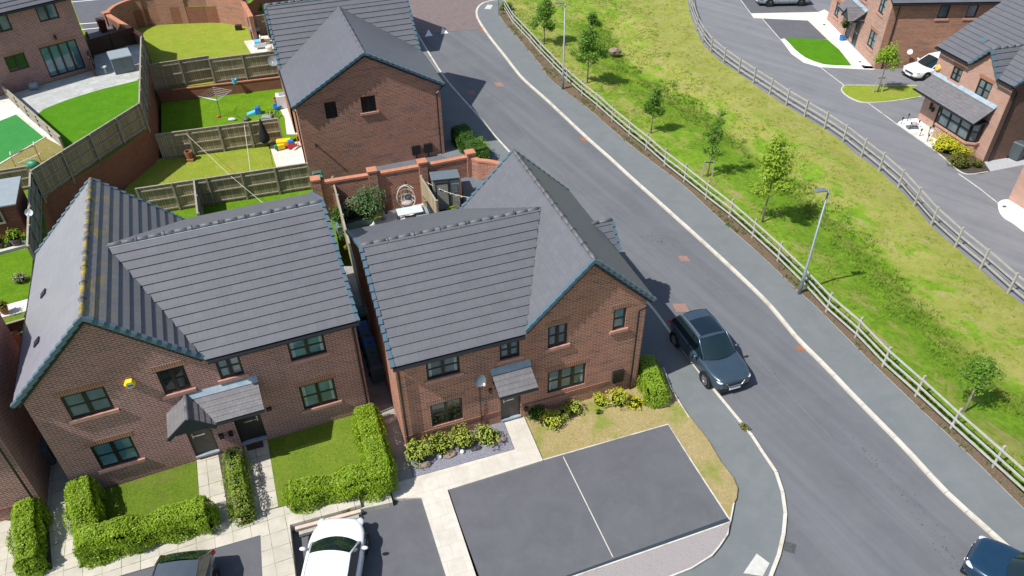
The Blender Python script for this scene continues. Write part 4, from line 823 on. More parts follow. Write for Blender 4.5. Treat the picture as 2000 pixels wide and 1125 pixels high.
# ---- house at the right edge
C6=G(1919,316.5,.1); F6=G(1791.5,233,.1); U6=(C6-F6).normalized(); l6=(C6-F6).length; y6=math.atan2(U6.y,U6.x)
house6=thing('brick_house','orange-brick house at the right edge with long lean-to porch and bay window','house',tuple(C6),y6)
L6=lambda a,b_:onwall(C6,U6,a,b_)
E6=5.0
w6=[dict(h=wq(L6,(1863,127),(1881,138),(1872.4,162.7),(1855.5,153.5)),g='g_mid'),dict(h=wq(L6,(1914,152),(1939.5,164),(1927,197.5),(1902,184)),g='g_mid'),dict(h=wq(L6,(1819,199),(1825,203),(1819,216),(1813,211.5)),c=1,tr=0,g='g_dark',s=False,l=False)]
dd=(L6(1820.9,245.3)[0],L6(1834,252)[0]); w6.append(dict(h=(dd[0],dd[1],.05,2.1),door='door_navy',gl=True))
gB=L6(1952,168)[0]; gA=L6(1893,142)[0]; gM=(gA+gB)/2; gH=E6+1.35
b=B(); facade(b,O0,UX,[(-l6,-.3),(0,-.3),(0,E6-.03),(gB-.1,E6-.03),(gM,gH-.15),(gA+.1,E6-.03),(-l6,E6-.03)],[h['h'] for h in w6]); b.build('wall','brick_c',house6)
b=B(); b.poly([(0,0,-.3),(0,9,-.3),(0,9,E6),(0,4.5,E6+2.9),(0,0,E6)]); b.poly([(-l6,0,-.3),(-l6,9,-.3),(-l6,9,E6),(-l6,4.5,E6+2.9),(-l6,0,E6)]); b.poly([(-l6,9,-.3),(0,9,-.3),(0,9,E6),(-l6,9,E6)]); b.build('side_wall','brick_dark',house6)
mr=3.0/4.8; e6=-.3
b=B(); vy=e6+(gH-E6)/mr
slope(b,[(-l6-.2,e6,E6),(gA,e6,E6),(gM,vy,gH),(-l6-.2,vy,gH)]); slope(b,[(gB,e6,E6),(.2,e6,E6),(.2,vy,gH),(gM,vy,gH)]); slope(b,[(-l6-.2,vy,gH),(.2,vy,gH),(.2,4.5,E6+3.0),(-l6-.2,4.5,E6+3.0)]); slope(b,[(-l6-.2,9.3,E6),(.2,9.3,E6),(.2,4.5,E6+3.0),(-l6-.2,4.5,E6+3.0)])
b.build('main_roof',['tile','bargeb'],house6)
b=B(); slope(b,[(gA,e6,E6),(gM,e6,gH),(gM,vy,gH)]); slope(b,[(gB,e6,E6),(gM,e6,gH),(gM,vy,gH)]); b.build('dormer_roof',['tile','bargeb'],house6)
verge(house6,(gM,e6,gH),(gA,e6,E6),out=(0,-1,0)); verge(house6,(gM,e6,gH),(gB,e6,E6),out=(0,-1,0)); verge(house6,(.2,e6,E6),(.2,4.5,E6+3),out=(1,0,0)); ridge(house6,(gM,e6+.05,gH),(gM,vy,gH),clips=False)
gutter(house6,(-l6-.2,e6,E6),(gA,e6,E6),(0,-1,0)); gutter(house6,(gB,e6,E6),(.2,e6,E6),(0,-1,0)); pipe(house6,[(.1,-.3,4.9),(.07,.3,4.6),(.07,.35,0)])
for h in w6:
    if 'door' in h: door(house6,O0,UX,h['h'],h['door'],0,True)
    else: window(house6,O0,UX,h['h'],h.get('c',2),h['g'],h.get('tr',.5),h.get('s',True),h.get('l',True))
p0=L6(1824,154.6);p1=L6(1942,218); porch(house6,p0[0]-.1,p1[0]+.05,2.45,3.3,1.25)
# bay window
bu0,bu1=dd[1]+.35,p1[0]-.15; 
b=B(); b.prism([(bu0,0),(bu0,-.75),(bu1-.3,-.75),(bu1,-.3),(bu1,0)][::-1],-.3,.85); b.build('bay_base','brick_c',house6); b=B(); b.prism([(bu0-.05,0),(bu0-.05,-.83),(bu1-.25,-.83),(bu1+.08,-.33),(bu1+.08,0)][::-1],.85,.97); b.build('bay_sill','sill',house6)
for (pa,pb_,cc) in (((bu0,-.72),(bu1-.32,-.72),3),((bu1-.3,-.7),(bu1-.02,-.25),1)):
    Ob=V((pa[0],pa[1],.97)); Ub=(V((pb_[0],pb_[1],0))-V((pa[0],pa[1],0))); Lb=Ub.length; Ub.normalize(); window(house6,Ob,Ub,(0,Lb,0,1.35),cc,'g_mid',.5,False,False,dep=0,blind=.45)
b=B(); b.prism([(bu0+.05,0),(bu0+.05,-.66),(bu1-.36,-.66),(bu1-.08,-.25),(bu1-.08,0)][::-1],.97,2.3); b.build('bay_interior','door_dark',house6)
m=L6(1834,132); b=B(); b.lathe([(.16,-.12),(.21,-.03),(.21,0),(.02,0)],(m[0],-.03,m[1]),8,0,'y'); b.build('alarm_box','amber',house6)
m=L6(1812,235); wallbox(house6,dd[0]-.35,1.2,.12,.3,.14,'black','wall_light')
roofvent(house6,[(-l6+1.6,1.0,E6+1.3*mr),(-l6+2.0,1.0,E6+1.3*mr),(-l6+2.0,1.3,E6+1.6*mr),(-l6+1.6,1.3,E6+1.6*mr)])
# ---- brick corners cut by the frame
C8=G(1969,390,.1); b=B(); D8=(G(2000,409,.1)-C8).normalized(); N8=V((-D8.y,D8.x,0)); N8=N8 if N8.x>0 else -N8
house8=thing('brick_house','sliver of an orange-brick house cut off by the right edge of the frame','house',tuple(C8)); e1=D8*8; e2_=N8*7
pts=[V((0,0,0)),e1,e1+e2_,e2_]; b=B(); b.prism(pts,-.3,5); b.build('wall','brick_c',house8)
b=B(); q=[p+Z*5 for p in [-D8*.2-N8*.3,e1-N8*.3,e1+N8*3.5,-D8*.2+N8*3.5]]; slope(b,[q[0],q[1],q[2]+Z*2.4,q[3]+Z*2.4]); q=[p+Z*5 for p in [-D8*.2+N8*7.3,e1+N8*7.3,e1+N8*3.5,-D8*.2+N8*3.5]]; slope(b,[q[0],q[1],q[2]+Z*2.4,q[3]+Z*2.4]); b.build('roof',['tile','bargeb'],house8)
C7=G(91,993,.6); y7=.369
house7=thing('brick_house','brick house corner in the bottom left, mostly outside the frame','house',tuple(C7),y7)
b=B(); b.prism([(-10,0),(0,0),(0,5.0),(-10,5.0)],-.6,5.3); b.build('wall','brick_a',house7); b=B(); slope(b,[(-10.2,-.3,5.45),(.0,-.3,5.45),(.0,2.5,7.3),(-10.2,2.5,7.3)]); slope(b,[(-10.2,5.2,5.45),(0,5.2,5.45),(0,2.5,7.3),(-10.2,2.5,7.3)]); b.build('roof',['tile','bargeb'],house7)
b=B(); b.poly([(0,-.1,5.2),(0,5.1,5.2),(0,2.5,7.1)]); b.build('gable_wall','brick_a',house7); b=B(); b.box(-10,0,-.035,0,.55,.64); b.build('string_course','brick_red',house7); pipe(house7,[(-.15,-.1,5.2),(-.15,-.1,0)])
# ================================================================ FENCES AND WALLS
def rail_fence(label,pts,z,side,mp,mr,h=1.22,wob=0,group='post and rail fences round the meadow'):
    P=px(pts,z); T=thing('post_and_rail_fence',label,'fence',tuple(P[0]),0,None); o=P[0]
    D=[]
    for i,p in enumerate(P):
        d=(P[min(i+1,len(P)-1)]-P[max(i-1,0)]).normalized(); D.append(V((-d.y,d.x,0))*side)
        b=B(); q=p-o; t=random.uniform(-.03,.03); hh=h+random.uniform(-.03,.05); e=V((t,random.uniform(-.03,.03),0)); b.bar(q-Z*.5,q+Z*hh+e,.085,.085,0,up=tuple(d)); b.build('post',mp,T)
    for i in range(len(P)-1):
        for zz in (.33,.68,1.05):
            a=P[i]-o+D[i]*.065+Z*(zz+random.uniform(-.015,.015)); c=P[i+1]-o+D[i+1]*.065+Z*(zz+random.uniform(-.015,.015)); b=B(); b.bar(a,c,.035,.09,0); b.build('rail',mr,T)
    return T
rail_fence('pale three-rail timber fence between the main pavement and the meadow',fnear,.1,-1,'rail','railpale')
rail_fence('grey three-rail timber fence between the meadow and the private road',ffar,.1,1,'rail','rail')
def board_fence(label,A,Bp,z,h,mat='fence',side=1,gap=2.0,name='board_fence',rails=3,post='postwood',z2=None,h2=None):
    A=V((A.x,A.y,z)); Bp=V((Bp.x,Bp.y,z if z2 is None else z2)); d=Bp-A; L=d.length; d.normalize(); n=V((d.y,-d.x,0)).normalized()*side
    T=thing(name,label,'fence',tuple(A)); b=B(); e=d*L
    b.hexa([V((0,0,-.1))-n*.015,e-n*.015-Z*.1,e+n*.015-Z*.1,n*.015-Z*.1,-n*.015+Z*h,e-n*.015+Z*h,e+n*.015+Z*h,n*.015+Z*h]); b.build('panel',mat,T)
    b=B(); b.bar(Z*(h+.02)+n*.01,e+Z*(h+.02)+n*.01,.09,.04); b.build('cap_rail',post,T)
    for i in range(rails):
        zz=h*(.12+.38*i) if rails==3 else h*(.2+.5*i)
        b=B(); b.bar(n*.05+Z*min(zz,h-.1),e+n*.05+Z*min(zz,h-.1),.055,.07); b.build('rail',post,T)
    k=max(1,round(L/gap))
    for i in range(k+1):
        b=B(); p=d*(L*i/k); b.bar(p+n*.06-Z*.3,p+n*.06+Z*(h+.06),.1,.1,0,up=tuple(d)); b.build('post',post,T)
    return T
g_=lambda a,b_,z: G(a,b_,z)
board_fence('weathered board fence above the low brick wall, left half with the lower top',g_(306,175,1.02),g_(419,157.5,1.02),1.02,1.85)
board_fence('weathered board fence above the low brick wall, right half against the house',g_(420.7,164,1.02),g_(545,148,1.02),1.02,1.85)
fbc=board_fence('weathered board fence with a black parasol cover hanging on it',g_(321,311,.2),g_(553,279,.2),.2,1.72)
board_fence('weathered board fence nearest the left house roof, across both strips of grass',g_(285,420,.2),g_(610,369,.2),.2,1.72)
board_fence('grey divider fence running from the board fence behind the left roof',g_(394,402,.2),g_(402,470,.2),.2,1.7,'fence_g',-1)
board_fence('tall board fence on the brick bank, long diagonal run facing us',g_(288,250,2.4),g_(83.6,386.7,2.4),2.4,1.62,side=-1)
board_fence('board fence on the brick bank beside the storage box, seen nearly edge on',g_(289,115,2.4),g_(288,250,2.4),2.4,1.62,side=-1)
board_fence('dark board fence on the bank above the wooden cabin',g_(-60,388,2.4),g_(72,366,2.4),2.4,1.3,'fence')
board_fence('grey-green board fence beside the small lawn left of the pale roof',g_(84,392,2.2),g_(92,560,1.6),2.4,1.5,'fence_g',-1)
board_fence('silvery fence running diagonally between the artificial lawn and the striped lawn',g_(0,176,2.4),g_(127,290,2.4),2.4,.75,'fence_g',1)
board_fence('brown board fence closing the gap beside the bottom left brick house',g_(36,690,1.2),g_(95,672,1.2),.9,1.9,'fence_b',rails=2)
b_=board_fence('brown timber fence behind the grey storage box',g_(186,150,2.42),g_(180,98,2.42),2.42,1.3,'fence_b',1,rails=2,post='fence_b')
board_fence('dark brown fence at the end of the top left driveway',g_(180,110,2.42),g_(268,84,2.42),2.42,1.15,'fence_b',1,rails=2,post='fence_b')
board_fence('narrow board fence between the two near houses',V((-6.3,25.2,0)),V((-9.9,36.9,0)),.28,1.9,'fence',1)
board_fence('short board fence separating the seating patio from the grey shed',g_(826,396,.3),g_(856,446,.3),.28,1.75,'fence',-1)
# brick garden wall with pillars behind the centre house
gw_=thing('garden_wall','brick garden wall with orange coping and four capped pillars behind the centre house','wall')
cp=[G(616,352,2.6),G(726,335,2.6),G(824,318,2.6),G(918,300,2.6)]
cv=[cp[3]]+[G(a,b2,2.45) for a,b2 in smooth_line([(935,311),(955,313),(977,318),(1000,330),(1015,350)],3)]
def wallrun(P,z0,z1,th,par,mat='brick_b',cap=True,nm='wall'):
    for a,c in ((P[i],P[i+1]) for i in range(len(P)-1)):
        pass
    L=[];R=[]
    for i,p in enumerate(P):
        d=(P[min(i+1,len(P)-1)]-P[max(i-1,0)]); d.z=0; d.normalize(); n=V((-d.y,d.x,0)); L.append(p-n*th/2);R.append(p+n*th/2)
    b=B(); b.prism(L+R[::-1],z0,z1-.09); b.build(nm,mat,par)
    if cap:
        L=[];R=[]
        for i,p in enumerate(P):
            d=(P[min(i+1,len(P)-1)]-P[max(i-1,0)]); d.z=0; d.normalize(); n=V((-d.y,d.x,0)); L.append(p-n*(th/2+.03));R.append(p+n*(th/2+.03))
        b=B(); b.prism(L+R[::-1],z1-.09,z1+.03); b.build('coping','cap',par)
wallrun(cp,-.2,2.45,.24,gw_); wallrun(cv,-.2,2.4,.24,gw_)
def pillar(par,p,d,z0,z1,w_=.48,mat='brick_b'):
    b=B(); n=V((-d.y,d.x,0)); q=lambda s:[p+d*(a*s)+n*(c*s) for a,c in ((-w_/2,-w_/2),(w_/2,-w_/2),(w_/2,w_/2),(-w_/2,w_/2))]
    b.prism(q(1),z0,z1); o=b.build('pillar',mat,par); b=B(); b.prism(q(1.12),z1,z1+.1); b.build('pillar_cap','cap',o)
for i,p in enumerate(cp):
    d=(cp[min(i+1,3)]-cp[max(i-1,0)]); d.z=0; pillar(gw_,p,d.normalized(),-.2,2.65)
tw=thing('garden_wall','tall brick garden wall with pillars behind the top lawn, curving at its left end','wall')
tp=[G(a,b2,3.3) for a,b2 in smooth_line([(208,24),(222,12),(245,2),(267,-3)],3)]+[G(a,b2,3.3) for a,b2 in ((300,-6),(350,-9),(400,-12),(472,-3))]
wallrun(tp,.4,3.3,.26,tw)
for i in (9,13-2,len(tp)-1): d=(tp[min(i+1,len(tp)-1)]-tp[i-1]); d.z=0; pillar(tw,tp[i],d.normalized(),.4,3.35)
tw2=thing('garden_wall','short brick wall with orange coping sloping down beside the brown wheelie bin','wall')
tq=[G(208,27,3.3),G(275,68,3.3)]; wallrun(tq,.4,3.3,.3,tw2,'brick_dark'); d=(tq[1]-tq[0]); d.z=0; pillar(tw2,tq[0],d.normalized(),.4,3.35,.5,'brick_dark')
tw3=thing('garden_wall','brick wall with orange cap beside the timber gate next to the top roof','wall')
tr=[G(468,-8,3.1),G(480,14,3.1)]; d=(tr[1]-tr[0]); d.z=0; wallrun([tr[0],tr[0]+d*1.8],.3,3.1,.3,tw3,'brick_b')
board_fence('tan timber gate between the brick wall and the top house',G(492,75,1.0),G(524,70,1.0),1.0,1.7,'fence',1,rails=2,name='timber_gate')
# ================================================================ PLANTS
def leafquads(n_pts,size,up=.3,v=None,f=None):
    v=[] if v is None else v; f=[] if f is None else f
    rnd=random.random
    for p,nrm in n_pts:
        a=V((rnd()-.5,rnd()-.5,rnd()-.5)); n=(nrm+a*1.3+V((0,0,up))).normalized(); t=n.cross(V((rnd()-.5,rnd()-.5,rnd()-.5)))
        if t.length<1e-3: continue
        t.normalize(); s=n.cross(t); L=size*(.6+.8*rnd()); w_=L*.42; k=len(v); p=V(p)
        v+=[tuple(p-t*L/2),tuple(p+s*w_/2-t*.05*L+n*L*.06),tuple(p+t*L/2),tuple(p-s*w_/2-t*.05*L+n*L*.06)]; f.append((k,k+1,k+2,k+3))
    return v,f
def leafobj(name,v,f,mat,parent=None,core=None,coremat=None):
    me=bpy.data.meshes.new(name); nv=len(v); F=list(f); VV=list(v)
    if core: VV+=core.v; F+=[tuple(i+nv for i in q) for q in core.f]
    me.from_pydata(VV,[],F); me.materials.append(M[mat]); 
    if core: me.materials.append(M[coremat]); me.polygons.foreach_set('material_index',[0]*len(f)+[1]*len(core.f))
    me.update(); o=bpy.data.objects.new(name,me); link(o,parent); return o
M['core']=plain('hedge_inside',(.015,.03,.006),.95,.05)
def hedge(label,tops,z0,h,wd,mat='lf_hedge',dens=1000,size=.09,name='hedge',jit=.09):
    P=px(tops,z0+h); pts=[]; core=B(); rnd=random.random
    P=[V((p.x,p.y,0)) for p in P]; segs=[]
    for a,c in zip(P,P[1:]): segs.append((a,c))
    def ok(p,me_):
        for a,c in segs:
            if (a,c)==me_: continue
            d=c-a; L=d.length; d=d/L; t=(p-a).dot(d); q=abs((p-a).dot(V((-d.y,d.x,0))))
            if -wd/2+.12<t<L+wd/2-.12 and q<wd/2-.12 : return False
        return True
    for a,c in segs:
        d=c-a; L=d.length; d=d/L; n=V((-d.y,d.x,0)); l0,l1=-wd/2,L+wd/2; W2=wd/2
        core.hexa([a+d*(l0+.12)-n*(W2-.19)+Z*z0,a+d*(l1-.12)-n*(W2-.19)+Z*z0,a+d*(l1-.12)+n*(W2-.19)+Z*z0,a+d*(l0+.12)+n*(W2-.19)+Z*z0]+[q+Z*(z0+h-.24) for q in (a+d*(l0+.18)-n*(W2-.25),a+d*(l1-.18)-n*(W2-.25),a+d*(l1-.18)+n*(W2-.25),a+d*(l0+.18)+n*(W2-.25))])
        faces=[((l1-l0)*wd*1.25,'t'),((l1-l0)*h,'a'),((l1-l0)*h,'b'),(wd*h,'c'),(wd*h,'d')]
        for area,k in faces:
            for _ in range(int(area*dens)):
                s=rnd();r=rnd(); 
                if k=='t': q=(l0+(l1-l0)*s,-W2+wd*r,h); nr=Z
                elif k=='a': q=(l0+(l1-l0)*s,W2,h*r); nr=n
                elif k=='b': q=(l0+(l1-l0)*s,-W2,h*r); nr=-n
                elif k=='c': q=(l0,-W2+wd*s,h*r); nr=-d
                else: q=(l1,-W2+wd*s,h*r); nr=d
                # round the edges and make the outline uneven
                x,y,z=q; ex=max(0,abs(y)-(W2-.2))/.2; ez=max(0,z-(h-.25))/.25; k_=.1*ex*ez; 
                el=max(0,max(l0+.2-x,x-l1+.2))/.2; k2=.14*el*max(ez,ex)
                lump=.07*math.sin(x*2.3+y)+.06*math.sin(x*5.1+2*z)+.05*math.sin(z*6+x*3)
                p=a+d*(x-(k2 if x>L/2 else -k2))+n*(y-math.copysign(k_,y))+Z*(z0+z-k_-k2*.5)+nr*(lump+random.uniform(-jit,jit)-.03)
                if k!='t' and z<h-.2 and not ok(V((p.x,p.y,0)),(a,c)): continue
                pts.append((p,nr))
    v,f=leafquads(pts,size); o=leafobj(name,v,f,mat,None,core,'core'); return tag(o,label,'hedge')
hedge('L-shaped clipped green hedge round the left lawn, in front of the lower left window',[(150,945),(168,1046),(380,990)],.6,1.0,.95)
hedge('narrow patchy hedge between the two front door paths',[(452,880),(458,925),(470,985)],.6,.85,.72,'lf_hedge2',300)
hedge('L-shaped bright hedge wrapping the right lawn beside the alley',[(712,800),(728,862),(742,915),(583,950)],.5,.95,.95)
hedge('short clipped hedge at the bottom left edge of the frame',[(44,985),(46,1078)],.6,.9,.85)
hedge('dark clipped hedge in the house shadow by the upper pavement',[(899,248),(934,286)],.0,1.1,1.15,'lf_dark',700,.1)
hedge('laurel hedge at the right corner of the centre house, its back half in shade',[(1263,700),(1270,722),(1283,756)],.15,.85,.88,'lf_tree2',700)
def shrub(label,p,z,r,h,mat,n=None,size=.11,name='shrub',cat='shrub',lobes=6,mat2=None,parent=None,world=False,group=None):
    c=V((p[0],p[1],0)) if world else G(p[0],p[1],z); c.z=z; n=n or int(900*r*r+300*r*h); pts=[]; L=[]
    for i in range(lobes): a=2*PI*i/lobes+random.random(); q=random.uniform(.25,.62); L.append((V((r*q*math.cos(a),r*q*math.sin(a),h*random.uniform(.35,.7))),r*random.uniform(.4,.62),h*random.uniform(.28,.42)))
    L.append((V((0,0,h*.6)),r*.6,h*.42))
    for i in range(n):
        o_,rr,hh=random.choice(L); d=V((random.gauss(0,1),random.gauss(0,1),random.gauss(0,1)+.3)).normalized(); q=random.uniform(.72,1.05)
        pp=o_+V((d.x*rr*q,d.y*rr*q,d.z*hh*q)); 
        if pp.z<.02: continue
        pts.append((pp,d))
    v,f=leafquads(pts,size); core=B(); core.blob((0,0,h*.42),r*.62,r*.62,h*.4,n=8,k2=5)
    o=leafobj(name,v,f,mat,parent,core,'core'); o.location=c
    if mat2:
        pts=[]
        for i in range(n//2):
            o_,rr,hh=random.choice(L); d=V((random.gauss(0,1),random.gauss(0,1),abs(random.gauss(0,1))+.4)).normalized(); pp=o_+V((d.x*rr*1.04,d.y*rr*1.04,d.z*hh*1.08)); pts.append((pp,d))
        v,f=leafquads(pts,size*.8); q=leafobj('blossom',v,f,mat2,o)
    if not parent: tag(o,label,cat,group)
    return o
shrub('lime-green shrub on the slate bed, leftmost of the row by the alley corner',(818,893),.3,.72,.85,'lf_shrub')
shrub('lime-green shrub under the left part of the lower window, second in the slate bed',(858,877),.3,.68,.75,'lf_shrub')
shrub('lime-green shrub under the window corner, third in the slate bed',(903,868),.3,.66,.8,'lf_shrub')
shrub('rounded green shrub nearest the door path in the slate bed',(949,861),.3,.62,.75,'lf_shrub')
shrub('dark green low shrub just right of the brown front door',(1046,814),.21,.5,.6,'lf_dark')
shrub('yellow flowering shrub nearest the brown front door on the dry lawn',(1077,830),.21,.52,.55,'lf_shrub',mat2='lf_yellow')
shrub('green shrub behind the yellow one by the front door',(1097,815),.21,.4,.45,'lf_shrub')
shrub('yellow-green shrub under the three-pane window',(1118,803),.21,.5,.5,'lf_shrub')
shrub('small yellow-green shrub on the lawn right of the three-pane window',(1172,788),.21,.42,.42,'lf_shrub',mat2='lf_yellow')
shrub('tiny green plant alone on the dry grass',(1168,807),.21,.2,.22,'lf_hedge')
shrub('tall yellow and green shrub below the meter box',(1207,788),.21,.5,.75,'lf_shrub',mat2='lf_yellow')
shrub('flat bright yellow shrub on the lawn near the laurel hedge',(1240,791),.21,.42,.28,'lf_yellow')
shrub('bright green rounded end bush of the shaded hedge by the garden wall',(942,308),.0,.66,1.25,'lf_hedge')
shrub('big golden-yellow shrub under the bay window',(1846,293),.12,1.15,.9,'lf_yellow',mat2=None,n=1900)
shrub('second golden-yellow shrub in the bay window bed, nearer the corner',(1872,303),.12,.85,.75,'lf_yellow')
shrub('bronze-green shrub in front of the golden ones by the bay window',(1872,324),.12,.85,.7,'lf_olive')
shrub('small bronze-green ball shrub at the brick corner of the right house',(1907,326),.12,.42,.5,'lf_olive')
shrub('green bush in the planter against the garden wall',(722,428),.5,1.0,1.9,'lf_sage',n=2300,size=.13,lobes=9)
shrub('pale variegated bush beside the green one against the garden wall',(686,430),.5,.6,1.3,'lf_cream',size=.12)
shrub('dark grey-green bush in the shaded corner of the patio planter',(664,436),.5,.6,1.1,'lf_dark')
shrub('lime plant beside the grey shed door',(884,416),.3,.45,.4,'lf_hedge')
shrub('dark green shrub in the narrow bed left of the centre house',(672,468),.3,.35,.6,'lf_sage')
shrub('red-leaved shrub in the narrow bed left of the centre house',(683,490),.3,.32,.5,'lf_olive')
shrub('green bush behind the timber gate at the top',(501,24),1.0,1.0,.9,'lf_hedge')
shrub('small bush at the top of the meadow by the fence end',(990,20),.1,.8,.8,'lf_tree')
shrub('tufty weed growing out of the kerb below the blue-grey car',(1452,838),.02,.22,.25,'lf_olive',n=90,cat='weed',name='weed')
shrub('pale green weeds by the fence on the small left lawn',(42,552),2.4,.4,.5,'lf_cream',n=300)
def tree(label,base,top,cw,z=0,mat='lf_tree',ch=.62,lean=(0,0),n=2200,size=.17,stakes=False,cshift=0,seed=1):
    random.seed(seed); g0=G(base[0],base[1],z); h=None; lo,hi=1,9
    for _ in range(30):
        m_=(lo+hi)/2; d=V((g0.x+lean[0],g0.y+lean[1],z+m_-CAMH)); u=d.y*_sp+d.z*_cp; fw_=d.y*_cp-d.z*_sp; X=F_PX*d.x/fw_; Y=-F_PX*u/fw_; py=562.5+_s*X+_c*Y
        if py>top: lo=m_
        else: hi=m_
    h=lo; T=thing('tree',label,'tree',tuple(g0)); L=V((lean[0],lean[1],0)); r=cw/2; cb=h*(1-ch)
    ax=lambda t:L*(t/h)**1.3+Z*t
    b=B(); b.tube([ax(0)-Z*.3,ax(h*.3),ax(h*.6),ax(h*.92)],[.055,.045,.035,.012],7)
    limbs=[]; n=int(n*1.25); size*=1.02
    for i in range(9):
        t=cb+(h-cb)*(.02+.75*i/9); a=i*2.4+random.random()*.6; q=r*(.85-.5*(i/9))*random.uniform(.7,1.05); e=ax(t)+V((q*math.cos(a),q*math.sin(a),random.uniform(.35,.7)*q+.1)); limbs.append((ax(t),e)); b.tube([ax(t),(ax(t)+e)/2+Z*.08,e],[.022,.014,.006],5)
    b.build('trunk','bark',T,smooth=True)
    cl=[]
    for a_,e in limbs:
        for k in range(4): cl.append((a_.lerp(e,random.uniform(.35,1.08))+V((random.gauss(0,.1),random.gauss(0,.1),random.gauss(0,.12))),random.uniform(.16,.34)*r+.08))
    for k in range(10): t=cb+(h-cb)*random.uniform(.25,1); q=r*.45*(1-((t-cb)/(h-cb))**2*.7); a=random.random()*6.28; cl.append((ax(min(t,h*.98))+V((q*math.cos(a),q*math.sin(a),0)),random.uniform(.16,.3)*r+.1))
    pts=[]
    for i in range(n):
        c,rr=random.choice(cl); d=V((random.gauss(0,1),random.gauss(0,1),random.gauss(0,1))).normalized(); pts.append((c+d*rr*random.uniform(.25,1)**.5*(1.15 if d.z>0 else .85),d))
    v,f=leafquads(pts,size,.6); leafobj('crown',v,f,mat,T)
    if stakes:
        for s in (-.3,.35):
            q=B(); q.bar(V((s,.05,-.3)),V((s*.8,.05,1.15)),.07,.07); q.build('stake','rail',T)
        q=B(); q.bar(V((-.3,.05,1.05)),V((.33,.05,1.05)),.03,.05); q.build('tie','black',T)
    return T
tree('dark green young tree near the top of the meadow by the lamp post',(1063,88),-8,2.5,seed=3,ch=.72,n=2600)
tree('tallest young tree at the top of the meadow, just right of the far lamp post',(1147,165),44,2.9,seed=5,ch=.74,n=3000,mat='lf_tree')
tree('small round-headed tree behind the near fence, between the larger ones',(1271,262),172,1.6,seed=8,ch=.62,n=1500,size=.15)
tree('thin leaning sapling held by two stakes behind the near fence',(1380,348),212,1.25,seed=11,ch=.74,lean=(.5,.9),n=1200,size=.15,stakes=True)
tree('broad bright green tree beside the near lamp post, leaning right',(1488,436),272,2.8,seed=14,ch=.7,lean=(.25,.5),n=3200,mat='lf_tree2')
tree('small tree at the lower right of the meadow, close to the fence',(1882,806),702,1.6,seed=17,ch=.55,lean=(.55,.8),n=1500,size=.13)
tree('staked street tree with lime crown on the grass island by the right houses',(1714,180),90,2.1,z=.14,seed=21,ch=.5,n=1700,size=.15,mat='lf_tree2',stakes=True)
random.seed(99)
shrub('small dark bush behind the tallest meadow tree',(1156,47),-.3,.7,1.1,'lf_tree')
# long grass in the meadow: tufts
def tufts(label,name,N,cond,h0,h1,mat,area,seed=2):
    random.seed(seed); v=[];f=[]; x0=min(p.x for p in area);x1=max(p.x for p in area);y0=min(p.y for p in area);y1=max(p.y for p in area); c=0;tr=0
    while c<N and tr<N*40:
        tr+=1; x=random.uniform(x0,x1);y=random.uniform(y0,y1)
        if not inpoly(x,y,area) or not cond(x,y): continue
        c+=1; z=gz(x,y)-.02; h=random.uniform(h0,h1)
        for k in range(5):
            a=random.random()*6.28; w_=random.uniform(.02,.045); l=random.uniform(.2,.7)*h; q=len(v); dx,dy=math.cos(a),math.sin(a); ox,oy=random.uniform(-.1,.1),random.uniform(-.1,.1)
            v+=[(x+ox-dy*w_,y+oy+dx*w_,z),(x+ox+dy*w_,y+oy-dx*w_,z),(x+ox+dx*l,y+oy+dy*l,z+h*random.uniform(.6,1))]; f.append((q,q+1,q+2))
    o=leafobj(name,v,f,mat); return tag(o,label,'grass',None,'stuff')
vis=[p for p in gpoly]
ditchband=lambda x,y: ditch_d(x,y)<.9+.5*math.sin(x*1.1)+.4*math.sin(y*2.1)
tufts('long dark grass growing along the ditch through the meadow','ditch_grass',3500,ditchband,.1,.26,'lf_grass2',vis,3)
tufts('tufty grass scattered over the lush side of the meadow','meadow_tufts',9000,lambda x,y: dline(x,y,rw)>3.2 and math.sin(x*.9+1.3*math.sin(y*.6))+math.sin(y*1.3-x*.5)+math.sin(x*3.1)*math.sin(y*2.7)>-.2,.05,.13,'lf_grass',vis,4)
tufts('low ivy and weeds along the foot of the near fence','fence_weeds',1500,lambda x,y: .1<dline(x,y,fw)<.75,.1,.28,'lf_dark',vis,6)
M['lf_straw']=leafmat('blade_straw',[(.36,.34,.06),(.26,.34,.03),(.5,.44,.14),(.2,.32,.02)],.7)
tufts('short yellowing grass on the side of the meadow by the private road','dry_grass',9000,lambda x,y: dline(x,y,rw)>.3 and (dline(x,y,rw)<5 or y>46) and math.sin(x*1.7+math.sin(y*1.1)*2)+math.sin(y*2.3-x*1.1)>-.6,.04,.12,'lf_straw',vis,9)
# ================================================================ STREET FURNITURE
def lamp(label,base,h,arm):
    g0=G(base[0],base[1],.11); T=thing('street_lamp',label,'street lamp',tuple(g0)); b=B(); b.tube([(0,0,-.3),(0,0,1.3),(0,0,1.32),(0,0,h)],[.085,.085,.06,.045],10); b.build('pole','galv',T,smooth=True)
    b=B(); b.box(-.05,.05,-.095,-.07,.5,1.0); b.build('access_door','galv',T)
    a=V(arm).normalized(); b=B(); b.tube([(0,0,h-.05),tuple(a*.18+Z*(h+.02))],.03,7); b.build('bracket','galv',T)
    p=a*.15+Z*(h+.03); q=a*.72+Z*(h+.07); b=B(); b.bar(p,q,.25,.07); hd=b.build('lamp_head','galv',T,bevel=.02); b=B(); b.bar(p+a*.12-Z*.04,q-a*.06-Z*.04,.18,.02); b.build('lens','white',hd)
lamp('tall galvanised street lamp beside the fence, on the right-hand pavement near the middle',(1561,573),5.85,(-1,-.25,0))
lamp('galvanised street lamp at the top of the road, above the far fence section',(1099,174),6.2,(-1,-.1,0))
